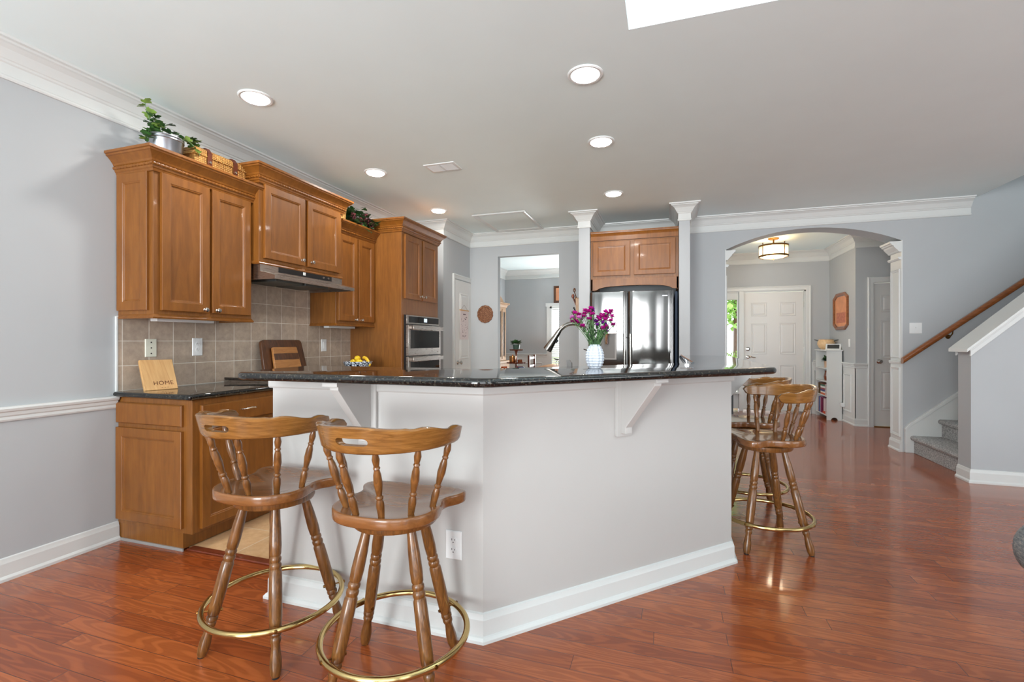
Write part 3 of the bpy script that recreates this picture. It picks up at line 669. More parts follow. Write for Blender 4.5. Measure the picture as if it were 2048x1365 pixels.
def wall_cab(label, Xf, y0, y1, z0, z1, doors, kz_, endpanel=False, sides=('a', 'b')):
    t_ = T('upper_cabinet', label, 'cabinet', (WX + .001, y0, z0), 'maple kitchen cabinets')
    P('carcass', MB().box(WX + .001, Xf - .002, y0, y1, z0, z1 + .02), 'maple_flat', t_, smooth=False, bevel=.0015)
    P('light_rail', MB().sweep([(WX + .001, y0), (Xf, y0), (Xf, y1), (WX + .001, y1)], [(-.02, z0 - .014), (.008, z0 - .014), (.011, z0 - .006), (.005, z0 + .004), (0, z0 + .012), (-.02, z0 + .012)]), 'maple', t_)
    for a, b, kn in doors: ddoor(t_, a, b, z0 + .035, z1 - .005, Xf, (kn, kz_))
    if endpanel:
        P('end_panel', MB().panel((WX + .008, y0, z0 + .035), (1, 0, 0), (0, 0, 1), (0, -1, 0), Xf - WX - .045, z1 - z0 - .04, [(i, h * .8) for i, h in DR]), 'maple', t_, smooth=False)
    return t_
c1 = wall_cab('large maple upper cabinet nearest the left wall, under the ivy and picnic basket', -2.905, 2.022, 2.722, 1.370, 2.240, ((2.058, 2.372, 2.335), (2.392, 2.700, 2.425)), 1.425, True)
crown(c1, [(WX + .001, 2.022), (-2.905, 2.022), (-2.905, 2.722), (WX + .001, 2.722)], 2.238)
c2 = wall_cab('maple upper cabinet above the steel range hood', -2.84, 2.728, 3.652, 1.800, 2.385, ((2.765, 3.175, 3.135), (3.205, 3.615, 3.245)), 1.875)
crown(c2, [(WX + .001, 2.728), (-2.84, 2.728), (-2.84, 3.652), (WX + .001, 3.652)], 2.385)
c3 = wall_cab('maple upper cabinet between the hood and the tall oven cabinet', -2.905, 3.658, 4.25, 1.375, 2.225, ((3.675, 3.955, 3.92), (3.975, 4.238, 4.01)), 1.425)
crown(c3, [(-2.905, 3.656), (-2.905, 4.252)], 2.222)
# under-cabinet light strips
for y0, y1, lb in ((2.15, 2.55, 'slim white light strip under the largest upper cabinet'), (3.75, 4.15, 'slim white light strip under the cabinet beside the ovens')):
    tag(P('light_strip', MB().box(-3.12, -3.06, y0, y1, 1.345, 1.3695), 'white_plastic', bevel=.003), lb, 'light strip', 'light strips under the cabinets')
# tall oven cabinet
TX, T0, T1 = -2.58, 4.256, 5.062
tc_ = T('oven_cabinet', 'tall maple cabinet housing the double wall oven', 'cabinet', (WX + .001, T0, 0), 'maple kitchen cabinets')
P('carcass', MB().box(WX + .001, TX, T0, T1, .10, 2.36), 'maple_flat', tc_, smooth=False, bevel=.0015)
P('toe_kick', MB().box(WX + .001, TX - .07, T0, T1, .0, .10), 'walnut', tc_, smooth=False)
ddoor(tc_, 4.305, 4.645, 1.66, 2.325, TX, (4.61, 1.70)); ddoor(tc_, 4.665, 5.015, 1.66, 2.325, TX, (4.70, 1.70))
ddoor(tc_, 4.305, 5.015, .13, .36, TX, None, 'drawer', flat=True)
crown(tc_, [(WX + .001, T0), (TX, T0), (TX, T1), (WX + .001, T1)], 2.345)
ov = T('double_wall_oven', 'stainless double wall oven with dark glass doors in the tall cabinet', 'oven', (TX, 4.66, .4))
OX = TX + .001
P('side_frame', MB().box(OX, OX + .022, 4.300, 5.035, .40, 1.492), 'black_plastic', ov)
cp_ = P('control_panel', MB().box(OX + .022, OX + .034, 4.303, 5.033, 1.398, 1.49), 'steel', ov, bevel=.002)
P('control_glass', MB().box(OX + .034, OX + .036, 4.34, 5.01, 1.412, 1.478), 'dark_glass', cp_, smooth=False)
P('display', MB().box(OX + .036, OX + .0365, 4.66, 4.73, 1.425, 1.466), 'display_light', cp_, smooth=False)
for za, zb, in ((1.068, 1.388), (.44, 1.058)):
    hd = P('oven_door', MB().box(OX + .022, OX + .052, 4.303, 5.033, za, zb), 'steel', ov, bevel=.003)
    P('door_glass', MB().box(OX + .052, OX + .054, 4.345, 4.99, za + .075, zb - .055), 'dark_glass', hd, smooth=False)
    P('handle', MB().box(OX + .085, OX + .10, 4.33, 5.01, zb - .052, zb - .006).box(OX + .05, OX + .09, 4.335, 4.355, zb - .045, zb - .014).box(OX + .05, OX + .09, 4.985, 5.005, zb - .045, zb - .014), 'steel', hd, bevel=.004)
# base cabinet, left of range
BX = -2.595; B0, B1 = 2.022, 2.735
bc = T('base_cabinet', 'maple base cabinet with panelled end nearest the left wall', 'cabinet', (WX + .001, B0, 0), 'maple kitchen cabinets')
P('carcass', MB().box(WX + .001, BX, B0, B1, .105, .878), 'maple_flat', bc, smooth=False, bevel=.002)
P('toe_kick', MB().box(WX + .001, BX - .075, B0 + .003, B1, .012, .105), 'maple_flat', bc, smooth=False)
P('floor_strip', MB().box(WX + .001, BX - .07, B0 - .004, B0 + .003, 0, .016), 'grey_plastic', bc, smooth=False)
pe = P('end_panel', MB().panel((WX + .006, B0, .135), (1, 0, 0), (0, 0, 1), (0, -1, 0), .545, .56, [(i, h) for i, h in DR]), 'maple', bc, smooth=False)
P('false_drawer', MB().panel((WX + .006, B0, .722), (1, 0, 0), (0, 0, 1), (0, -1, 0), .545, .125, ((0, 0), (0, .014), (.006, .020), (.03, .0205))), 'maple', bc, smooth=False)
ddoor(bc, 2.068, 2.70, .125, .695, BX, None)
dw_ = ddoor(bc, 2.068, 2.70, .722, .845, BX, None, 'drawer', flat=True)
P('pull', MB().tube(smooth_open([(BX + .02, 2.335, .785), (BX + .045, 2.345, .788), (BX + .05, 2.385, .792), (BX + .045, 2.425, .788), (BX + .02, 2.435, .785)]), [.004 + .0022 * abs(math.sin(k * .9)) for k in range(25)], 8), 'nickel', dw_)
ct = round_poly([(WX + .014, 1.985), (BX + .028, 1.985), (BX + .028, 2.742), (WX + .014, 2.742)], [0, .02, 0, 0])
tag(P('countertop', MB().slab(ct, .880, .914, .016), 'granite', ang=60), 'black granite countertop under the HOME board by the left wall', 'countertop', 'granite countertops')
bc2 = T('base_cabinet', 'maple base cabinet between the range and the tall oven cabinet', 'cabinet', (WX + .001, 3.66, 0), 'maple kitchen cabinets')
P('carcass', MB().box(WX + .001, BX, 3.665, 4.25, .105, .878), 'maple_flat', bc2, smooth=False)
P('toe_kick', MB().box(WX + .001, BX - .075, 3.665, 4.25, .0, .105), 'maple_flat', bc2, smooth=False)
ddoor(bc2, 3.68, 4.24, .125, .695, BX, (3.74, .64)); ddoor(bc2, 3.68, 4.24, .722, .845, BX, (3.96, .785), 'drawer', flat=True)
tag(P('countertop', MB().slab([(WX + .014, 3.66), (BX + .028, 3.66), (BX + .028, 4.254), (WX + .014, 4.254)], .880, .914, .016), 'granite', ang=60), 'black granite countertop under the fruit bowl beside the ovens', 'countertop', 'granite countertops')
# range
rg_ = T('range', 'black and steel cooking range set between the countertops under the hood', 'range', (-2.9, 3.2, 0))
P('body', MB().box(WX + .014, BX + .02, 2.746, 3.655, .03, .925), 'steel', rg_, bevel=.003)
P('cooktop', MB().box(WX + .014, BX + .03, 2.744, 3.657, .925, .945), 'dark_glass', rg_, bevel=.004)
P('oven_door', MB().box(BX + .02, BX + .045, 2.77, 3.63, .2, .80), 'dark_glass', rg_, bevel=.004)
P('handle', MB().tube([(BX + .085, 2.82, .76), (BX + .085, 3.58, .76)], .012), 'steel', rg_)
for k in range(5): P('knob', MB().lathe([(0, 0), (.022, 0), (.019, .022), (0, .024)], (BX + .04, 2.86 + k * .17, .865), (1, 0, 0), 16), 'steel', rg_)
for yy in (2.97, 3.42):
    for xx in (-3.03, -2.76):
        g_ = MB(); g_.lathe([(0, .945), (.045, .945), (.045, .956), (0, .958)], (xx, yy, 0), (0, 0, 1), 18)
        for a in range(4): g_.box(xx - .09 * (a % 2 == 0) - .005, xx + .09 * (a % 2 == 0) + .005, yy - .09 * (a % 2) - .005, yy + .09 * (a % 2) + .005, .958, .968)
        P('burner', g_, 'black_plastic', rg_)
# cutting boards leaning behind the range
def lean_board(name, label, y0, y1, z0, h, x_bot, x_top, th, mat, rad=.03, strips=None):
    poly = round_poly([(y0, 0), (y1, 0), (y1 - .015, h), (y0 + .02, h)], [0, 0, rad, rad]); L = math.hypot(x_top - x_bot, h); ca_, sa_ = h / L, (x_top - x_bot) / L
    fn = lambda a, b, q: (x_bot + b * (x_top - x_bot) / h + q * ca_, a, z0 + b * ca_ - q * sa_)
    o = P(name, MB().prism(poly, fn, 0, th), mat, bevel=.003); return o, fn
b1, f1 = lean_board('cutting_board', '', 3.02, 3.50, .9455, .285, -3.11, -3.175, .028, 'walnut', .035); tag(b1, 'large dark walnut cutting board leaning on the backsplash, behind a lighter one', 'cutting board', 'cutting boards behind the range')
b2, f2 = lean_board('cutting_board', '', 3.10, 3.40, .9455, .225, -3.07, -3.125, .022, 'light_board', .012); tag(b2, 'smaller striped honey-coloured cutting board leaning in front of the dark walnut one', 'cutting board', 'cutting boards behind the range')
P('dark_stripe', MB().prism([(3.115, .115), (3.385, .115), (3.385, .17), (3.115, .17)], f2, .0218, .0235), 'walnut', b2, world=False, smooth=False)
# HOME board
hb = T('home_board', 'small upright pale wooden board with the burned word HOME on the black counter', 'board', (-3.10, 2.135, .914))
th = .020; lean = -.045; y0, y1, hh = 2.085, 2.275, .187
# stands slightly turned, leaning back to the wall
hd = Vector((.28, 1, 0)).normalized(); hn = Vector((hd.y, -hd.x, 0)); ho = Vector((-3.035, 2.060, .9155)); up_ = Vector((-hn.x * .50, -hn.y * .50, 1)).normalized(); nn_ = hd.cross(up_).normalized()
hw_, hh_ = .180, .208
fnH = lambda a, b, q: tuple(ho + hd * a + up_ * b + nn_ * q)
P('board', MB().prism([(0, 0), (hw_, 0), (hw_, hh_), (0, hh_)], fnH, -.022, 0), 'board_wood', hb, bevel=.003)
def text_obj(name, txt, size, origin, X, Y, Z, mat, parent, extrude=.0006, spacing=1.0):
    cu = bpy.data.curves.new(name, 'FONT'); cu.body = txt; cu.size = size; cu.extrude = extrude; cu.align_x = 'CENTER'; cu.align_y = 'CENTER'; cu.space_character = spacing
    cu.materials.append(M[mat]); o = bpy.data.objects.new(name, cu); C.objects.link(o)
    bpy.context.view_layer.update(); me = bpy.data.meshes.new_from_object(o.evaluated_get(bpy.context.evaluated_depsgraph_get())); bpy.data.objects.remove(o)
    o = bpy.data.objects.new(name, me); C.objects.link(o)
    m_ = Matrix((X, Y, Z)).transposed().to_4x4(); m_.translation = Vector(origin) - root_of(parent).location; o.parent = parent; o.matrix_local = m_
    return o
text_obj('lettering', 'HOME', .037, ho + hd * .105 + up_ * .044 + nn_ * .0006, hd, up_, nn_, 'burnt', hb, spacing=1.08)
text_obj('small_lettering', '~ ~ ~', .018, ho + hd * .11 + up_ * .014 + nn_ * .0006, hd, up_, nn_, 'burnt', hb)
# hood
hdT = T('range_hood', 'stainless steel under-cabinet range hood with black control strip', 'range hood', (-3.0, 3.2, 1.7))
HX0, HX1, HXT = WX + .014, -2.84, -2.70
hy0, hy1 = 2.735, 3.648
P('shell', MB().prism([(HX0, 1.797), (HX1 + .005, 1.797), (HX1 + .005, 1.735), (HXT, 1.700), (HXT, 1.672), (HXT - .012, 1.672), (HXT - .012, 1.69), (HX1 - .01, 1.70), (HX0, 1.70)], XZ, hy0, hy1), 'steel', hdT, smooth=False, bevel=.002)
P('side_panel', MB().prism([(HX0, 1.797), (HX1 + .005, 1.797), (HX1 + .005, 1.735), (HXT, 1.700), (HXT, 1.672), (HX0, 1.672)], XZ, hy0 - .003, hy0), 'steel', hdT, smooth=False)
P('side_panel', MB().prism([(HX0, 1.797), (HX1 + .005, 1.797), (HX1 + .005, 1.735), (HXT, 1.700), (HXT, 1.672), (HX0, 1.672)], XZ, hy1, hy1 + .003), 'steel', hdT, smooth=False)
st_ = P('control_strip', MB().box(HX1 + .005, HX1 + .008, hy0 + .17, hy1 - .14, 1.746, 1.790), 'black_plastic', hdT, smooth=False)
P('button', MB().box(HX1 + .008, HX1 + .012, 3.16, 3.185, 1.758, 1.782), 'white_plastic', st_)
for yy in (3.40, 3.46): P('dial', MB().lathe([(0, 0), (.009, 0), (.008, .008), (0, .009)], (HX1 + .008, yy, 1.768), (1, 0, 0), 12), 'steel', st_)
for q in range(2):
    P('filter', MB().box(HX0 + .04, HX1 - .01, hy0 + .16 + q * .31, hy0 + .44 + q * .31, 1.678, 1.70), 'grey_filter', hdT, smooth=False, bevel=.003)
# fruit bowl
bx_, by_ = -2.86, 3.92
pr = [(0, .0), (.055, .0), (.06, .006), (.085, .03), (.118, .062), (.135, .098), (.138, .108), (.130, .108), (.112, .066), (.080, .036), (.05, .014), (0, .012)]
ob = P('fruit_bowl', MB().lathe([(r, z + .9145) for r, z in pr], (bx_, by_, 0), (0, 0, 1), 40), 'bowl_glaze'); tag(ob, 'black and white patterned bowl on the counter beside the oven cabinet', 'bowl')
def lemon(pos, ax):
    prof = [(0, -.036), (.006, -.034), (.012, -.029), (.022, -.018), (.0265, 0), (.022, .018), (.012, .029), (.006, .034), (0, .037)]
    return P('lemon', MB().lathe(prof, pos, ax, 18), 'lemon')
for pos, ax, lb in (((bx_ - .03, by_ - .03, 1.018), (.3, 1, .1), 'lemon at the left of the fruit bowl'), ((bx_ + .035, by_ - .03, 1.018), (1, .4, .2), 'lemon in the middle front of the fruit bowl'), ((bx_ - .0, by_ - .005, 1.052), (.2, 1, 0), 'lemon on top of the pile in the fruit bowl'), ((bx_ - .035, by_ + .05, 1.0), (1, 1, 0), 'lemon at the back of the fruit bowl')):
    tag(lemon(pos, ax), lb, 'lemon', 'lemons in the fruit bowl')
bp = smooth_open([(bx_ + .02, by_ + .05, 1.05), (bx_ + .05, by_ + .045, 1.058), (bx_ + .085, by_ + .035, 1.035), (bx_ + .115, by_ + .02, 1.0), (bx_ + .125, by_ + .012, .975)], 5)
tag(P('banana', MB().tube(bp, [.005, .008] + [.015] * (len(bp) - 5) + [.013, .009, .004], 8), 'banana'), 'yellow banana draped over the right rim of the fruit bowl', 'banana')

# ------------------------------------------------------------------ things on top of the cabinets
def leaf_mesh(mb, pos, d, up, size, kind='ivy', m=0):
    """one small leaf with a midrib fold"""
    d = Vector(d).normalized(); up = Vector(up); s_ = d.cross(up)
    if s_.length < 1e-3: s_ = d.orthogonal()
    s_.normalize(); n_ = s_.cross(d).normalized(); p = Vector(pos)
    if kind == 'ivy': out = [(0, 0), (.10, .42), (.38, .55), (.42, .28), (.72, .30), (1.0, 0)]
    elif kind == 'oval': out = [(0, 0), (.2, .22), (.5, .32), (.8, .2), (1.0, 0)]
    else: out = [(0, 0), (.3, .10), (.6, .08), (1.0, 0)]
    rib = [p + d * (a * size) + n_ * (-.10 * size * a * a) for a, _ in out]
    L = [p + d * (a * size) + s_ * (b * size) + n_ * (.12 * size * b - .1 * size * a * a) for a, b in out]
    Rr = [p + d * (a * size) - s_ * (b * size) + n_ * (.12 * size * b - .1 * size * a * a) for a, b in out]
    n = len(out); vs = rib + L + Rr; fs = []
    for i in range(n - 1): fs += [(i, i + 1, n + i + 1, n + i), (i, 2 * n + i, 2 * n + i + 1, i + 1)]
    mb.add(vs, fs, m)
pt = T('potted_ivy', 'trailing green ivy in a round zinc pot on top of the largest upper cabinet', 'plant', (-3.05, 2.17, 2.362))
px_, py_ = -3.015, 2.17
P('pot', MB().lathe([(0, 2.363), (.085, 2.363), (.088, 2.37), (.098, 2.49), (.101, 2.494), (.101, 2.50), (.095, 2.50), (.09, 2.47), (.0, 2.465)], (px_, py_, 0), (0, 0, 1), 36), 'zinc', pt)
P('pot_rim', MB().lathe([(.0985, 2.475), (.1015, 2.478), (.1015, 2.484), (.0985, 2.487)], (px_, py_, 0), (0, 0, 1), 36, ends=False), 'zinc', pt)
random.seed(11); stm = MB(); fol = MB()
runs = [[(px_ - .02, py_ - .05, 2.47), (px_ - .0, py_ - .085, 2.54), (px_ + .01, py_ - .115, 2.61), (px_ + .01, py_ - .135, 2.68)],
        [(px_, py_ - .05, 2.47), (px_ + .02, py_ - .09, 2.53), (px_ + .03, py_ - .12, 2.50), (px_ + .035, py_ - .125, 2.43)],
        [(px_, py_ - .03, 2.47), (px_ + .02, py_ - .05, 2.56), (px_ + .01, py_ - .07, 2.60)],
        [(px_, py_, 2.47), (px_ + .03, py_ + .02, 2.54), (px_ + .04, py_ + .06, 2.545)],
        [(px_, py_ + .02, 2.47), (px_ + .04, py_ + .08, 2.52), (px_ + .06, py_ + .13, 2.53), (px_ + .07, py_ + .17, 2.50)],
        [(px_ + .02, py_ + .03, 2.47), (px_ + .07, py_ + .08, 2.51), (px_ + .09, py_ + .13, 2.48), (px_ + .095, py_ + .16, 2.44)],
        [(px_ - .03, py_, 2.47), (px_ - .02, py_ + .0, 2.56), (px_ - .01, py_ + .02, 2.60)]]
for ri, rn in enumerate(runs):
    pts = smooth_open(rn, 7); stm.tube(pts, .0022, 5)
    for i in range(3, len(pts), 1 if ri in (0, 1, 2) else 2):
        a = random.uniform(0, 2 * PI); d = Vector((math.cos(a), math.sin(a), random.uniform(-.3, .6)))
        leaf_mesh(fol, pts[i], d, (0, random.uniform(-.5, .5), 1), random.uniform(.034, .062), 'ivy', 1 if random.random() < .3 else 0)
P('stems', stm, 'stem', pt); P('foliage', fol, 'leaf', pt, mats=['leaf_pale'])
# picnic basket
pb = T('picnic_basket', 'wicker picnic basket with brown leather straps on top of the largest cabinet', 'basket', (-3.02, 2.50, 2.362))
pbm = MB(); X0, X1, Y0, Y1 = -3.13, -2.93, 2.30, 2.70
def rbox(mb, x0, x1, y0, y1, z0, z1, r=.02, dome=0, m=0):
    base_ = round_poly([(x0, y0), (x1, y0), (x1, y1), (x0, y1)], r, 4)
    loops = [[(x, y, z0) for x, y in base_], [(x, y, z1) for x, y in base_]]
    if dome:
        for k in range(1, 5): loops.append([(x, y, z1 + dome * math.sin(k / 4 * PI / 2)) for x, y in offset(base_, -.045 * (1 - math.cos(k / 4 * PI / 2)))])
    mb.rings(loops, True, True, m); return mb
P('body', rbox(MB(), X0, X1, Y0, Y1, 2.363, 2.452), 'wicker', pb)
P('lid', rbox(MB(), X0 - .004, X1 + .004, Y0 - .004, Y1 + .004, 2.452, 2.485, dome=.022), 'wicker', pb)
P('rim_braid', rope([(X0, Y0), (X1, Y0), (X1, Y1), (X0, Y1), (X0, Y0)], 2.452, .007, .002), 'wicker', pb)
for yy in (2.40, 2.60):
    sp = P('strap', MB().tube([(X0, yy, 2.50), (-3.03, yy, 2.512), (X1 - .01, yy, 2.505), (X1 + .009, yy, 2.475), (X1 + .010, yy, 2.44), (X1 + .010, yy, 2.405)], .003, 6).box(X1 + .006, X1 + .012, yy - .016, yy + .016, 2.40, 2.48).box(X0 + .02, X1 - .012, yy - .016, yy + .016, 2.508, 2.514).add([(X1 - .012, yy - .016, 2.508), (X1 - .012, yy + .016, 2.508), (X1 + .008, yy + .016, 2.47), (X1 + .008, yy - .016, 2.47), (X1 - .012, yy - .016, 2.514), (X1 - .012, yy + .016, 2.514), (X1 + .013, yy + .016, 2.48), (X1 + .013, yy - .016, 2.48)], [(0, 1, 2, 3), (4, 5, 6, 7), (0, 1, 5, 4), (1, 2, 6, 5), (2, 3, 7, 6), (3, 0, 4, 7)]), 'leather', pb)
    P('clasp', MB().lathe([(0, 0), (.010, 0), (.008, .007), (0, .009)], (X1 + .012, yy, 2.418), (1, 0, 0), 12), 'nickel', sp)
# garland + little basket on cabinet 3
gz = 2.3467
wb = T('wicker_basket', 'small upright wicker basket beside the grape garland on top of a cabinet', 'basket', (-2.98, 3.70, gz))
P('body', MB().lathe([(0, gz), (.045, gz), (.055, gz + .11), (.058, gz + .115), (.052, gz + .115), (.045, gz + .02), (0, gz + .015)], (-2.91, 3.725, 0), (0, 0, 1), 28), 'wicker', wb)
P('rim', MB().tube([(-2.91 + .056 * math.cos(a * PI / 12), 3.725 + .056 * math.sin(a * PI / 12), gz + .115) for a in range(24)], .005, 6, True), 'wicker', wb)
gl = T('grape_garland', 'artificial vine garland with dark grapes and green leaves on a cabinet top', 'garland', (-2.95, 3.95, gz))
random.seed(5); fo1 = MB(); gr = MB()
for k in range(190):
    y = random.uniform(3.79, 4.19); x = -2.90 + random.uniform(-.07, .07); z = gz + .02 + random.uniform(0, .15) * (1 - abs(y - 3.95) * 2.2)
    a = random.uniform(0, 2 * PI)
    leaf_mesh(fo1, (x, y, z), (math.cos(a), math.sin(a), random.uniform(-.5, .7)), (random.uniform(-.4, .4), 0, 1), random.uniform(.045, .075), 'ivy', 1 if random.random() < .3 else 0)
for k in range(7):                                # sprigs hanging over the crown
    leaf_mesh(fo1, (-2.855, 3.95 + k * .025, gz + .04 - .006 * k), (.5, random.uniform(-.3, .3), -.75), (1, 0, .3), .055, 'ivy', k % 2)
for cy, cz in ((3.84, .07), (3.93, .04), (4.01, .09), (4.08, .07), (4.12, .035)):
    gr = MB()
    for q in range(20):
        p = (-2.85 + random.uniform(-.02, .03), cy + random.uniform(-.022, .022), gz + cz + random.uniform(-.03, .035)); gr.lathe([(0, -.009), (.007, -.006), (.0095, 0), (.007, .006), (0, .009)], p, (0, 0, 1), 8)
    P('grape_cluster', gr, 'grape', gl)
P('vine', MB().tube(smooth_open([(-2.97, 3.79, gz + .01), (-2.93, 3.9, gz + .05), (-2.96, 4.0, gz + .03), (-2.93, 4.1, gz + .05), (-2.96, 4.19, gz + .01)]), .005, 6), 'walnut', gl)
P('foliage', fo1, 'leaf_dark', gl, mats=['leaf'])

# ------------------------------------------------------------------ refrigerator and its cabinet (face -Y)
FX0, FX1, FZ = -.868, .120, 5.66
fc = T('upper_cabinet', 'maple two-door cabinet with arched valance above the refrigerator', 'cabinet', (FX0, FZ, 1.8), 'maple kitchen cabinets')
P('carcass', MB().box(FX0 + .002, FX1 - .002, FZ, 6.28, 1.93, 2.42), 'maple_flat', fc, smooth=False)
va = [(FX0 + .002, 1.95), (FX0 + .002, 1.815), (FX0 + .055, 1.815), (FX0 + .075, 1.822)]
for k in range(13):
    a = k / 12; va.append((FX0 + .10 + (FX1 - FX0 - .20) * a, 1.838 + .028 * math.sin(PI * a) ** .45))
va += [(FX1 - .075, 1.822), (FX1 - .055, 1.815), (FX1 - .002, 1.815), (FX1 - .002, 1.95)]
P('valance', MB().prism(va, XZ, FZ - .002, FZ + .02), 'maple', fc, smooth=False, bevel=.002)
P('side_stile', MB().box(FX0 + .002, FX0 + .022, FZ - .002, 6.28, 1.815, 1.95).box(FX1 - .022, FX1 - .002, FZ - .002, 6.28, 1.815, 1.95), 'maple_flat', fc, smooth=False)
for a, b in ((FX0 + .03, FX0 + .455), (FX0 + .50, FX1 - .035)):
    O = (a, FZ, 1.985); P('door', MB().panel(O, (1, 0, 0), (0, 0, 1), (0, -1, 0), b - a, .40, DR), 'maple', fc, smooth=False)
P('crown_moulding', MB().sweep([(FX1 - .003, FZ), (FX0 + .003, FZ)], [(-o * .6 if False else o * .55, 2.405 + h * .80) for o, h in KC]).sweep([(FX0 + .003, FZ), (FX1 - .003, FZ)], [(max(o, -.01) * .55, 2.405 + h * .80) for o, h in KC]), 'maple', fc, ang=14)
fr = T('refrigerator', 'stainless steel side-by-side refrigerator with water dispenser between two columns', 'refrigerator', (-.41, 5.8, 0))
RX0, RX1, RY = -.862, .062, 5.56
P('body', MB().box(RX0 + .01, RX1 - .01, RY + .075, 6.22, .03, 1.775), 'black_plastic', fr)
P('toe_grille', MB().box(RX0 + .02, RX1 - .02, RY + .05, RY + .08, .01, .09), 'black_plastic', fr)
SX = -.432
def fdoor(x0, x1, hole=None):
    mb = MB(); z0, z1 = .10, 1.79; n = 40; fronts = []
    for k in range(n + 1):
        a = k / n; x = x0 + (x1 - x0) * a; e = min(a, 1 - a) * 2; y = RY + .012 * (1 - min(1, (e / .18)) ** .5 if e < .18 else 0)
        fronts.append((x, y))
    poly = fronts + [(x1, RY + .07), (x0, RY + .07)]
    return mb.prism(poly, XY, z0, z1)
dl_ = P('door', fdoor(RX0, SX - .004), 'fridge_steel', fr, bevel=.004); dr_ = P('door', fdoor(SX + .004, RX1), 'fridge_steel', fr, bevel=.004)
for x, dd in ((SX - .032, dl_), (SX + .032, dr_)):
    hbm = MB().tube([(x, RY - .052, .45), (x, RY - .052, 1.30)], .011, 12).tube([(x, RY - .052, .50), (x, RY, .50)], .008).tube([(x, RY - .052, 1.26), (x, RY, 1.26)], .008)
    P('handle', hbm, 'nickel', dd)
dsp = P('dispenser', MB().box(-.765, -.555, RY - .008, RY + .004, 1.005, 1.462), 'grey_plastic', dl_, bevel=.003)
P('dispenser_screen', MB().box(-.76, -.56, RY - .012, RY - .008, 1.335, 1.456), 'dark_glass', dsp, smooth=False)
P('dispenser_ledge', MB().box(-.765, -.555, RY - .03, RY - .008, 1.305, 1.33), 'steel', dsp, bevel=.003)
P('dispenser_well', MB().box(-.745, -.575, RY - .0095, RY - .008, 1.02, 1.30), 'grey_well', dsp, smooth=False)
P('nozzle', MB().lathe([(.036, 1.305), (.03, 1.285), (.024, 1.275), (.024, 1.19), (.022, 1.185), (0, 1.185)], (-.665, RY - .04, 0), (0, 0, 1), 20), 'chrome', dsp)
P('badge', MB().box(-.055, .0, RY - .004, RY + .004, 1.722, 1.732), 'zinc', dr_, smooth=False)
tag(P('gap_panel', MB().box(.078, .108, 5.66, 6.2, 0, 1.78), 'navy', bevel=.004), 'navy blue panel standing in for the dark gap right of the refrigerator', 'board')  # dark panel in place of the shaded gap beside the refrigerator
# wall pocket with wooden utensils, left side of the left column
wp = T('utensil_holder', 'wooden wall pocket of kitchen utensils on the left side of the left column', 'utensil holder', (-1.03, 5.72, 1.5))
P('pocket', MB().prism(round_poly([(5.66, 1.46), (5.80, 1.46), (5.82, 1.74), (5.64, 1.74)], .02), YZ, -1.045, -1.001), 'pale_oak', wp)
for k, (dy, dx, L, mt) in enumerate(((.0, -.035, .16, 'walnut'), (.03, -.06, .12, 'black_plastic'), (-.03, -.045, .14, 'cherry'), (.05, -.03, .15, 'light_board'))):
    P('utensil', MB().tube([(-1.025, 5.72 + dy, 1.66 - .03 * k), (-1.04 + dx, 5.72 + dy * 1.6, 1.66 - .03 * k + L)], [.006, .006], 8).lathe([(0, -.03), (.014, -.018), (.018, 0), (.012, .02), (0, .028)], (-1.04 + dx, 5.72 + dy * 1.6, 1.68 - .03 * k + L), (dx, .1, 1), 10), mt, wp)
for k, (zz, dx, mt) in enumerate(((1.62, -.075, 'black_plastic'), (1.57, -.095, 'leaf_dark'), (1.53, -.085, 'stem'), (1.50, -.07, 'leaf_dark'))):
    P('utensil', MB().tube([(-1.03, 5.70, zz - .10), (-1.0 + dx, 5.69, zz)], [.004, .010], 8).lathe([(0, -.012), (.014, 0), (0, .012)], (-1.0 + dx, 5.69, zz), (1, 0, 0), 8), mt, wp)

# ------------------------------------------------------------------ island
IZ = 1.058
ow = [(-1.79, 1.80), (-.713, 1.80), (.336, 2.875), (.336, 4.50)]
iw = [(.216, 4.50), (.216, 2.925), (-.763, 1.92), (-1.79, 1.92)]
ST('wall_island', MB().prism(ow + iw, XY, 0, IZ), 'island_paint', smooth=False)
IB = [(0, 0), (.030, 0), (.030, .012), (.022, .022), (.016, .026), (.015, .088), (.010, .100), (.008, .110), (0, .114)]
ST('baseboard_island', MB().sweep([(-1.79, 1.92)] + ow, IB), 'trim_paint', ang=14)
ST('trim_island_top', MB().sweep([(-1.79, 1.92)] + ow, [(0, .998), (.010, .998), (.014, 1.004), (.014, 1.057), (0, 1.057)]), 'island_paint', ang=14)
bt = round_poly([(-1.725, 1.50), (-.589, 1.50), (.513, 2.60), (.513, 4.56), (.10, 4.56), (.10, 2.967), (-.817, 2.05), (-1.79, 2.05)], [.10, .05, .05, .05, .03, 0, 0, .04])
BTZ = 1.092
tag(P('bar_countertop', MB().slab(bt, 1.0585, BTZ, .017, 6), 'granite', ang=70), 'long polished black granite bar top wrapping the island at standing height', 'countertop', 'granite countertops')
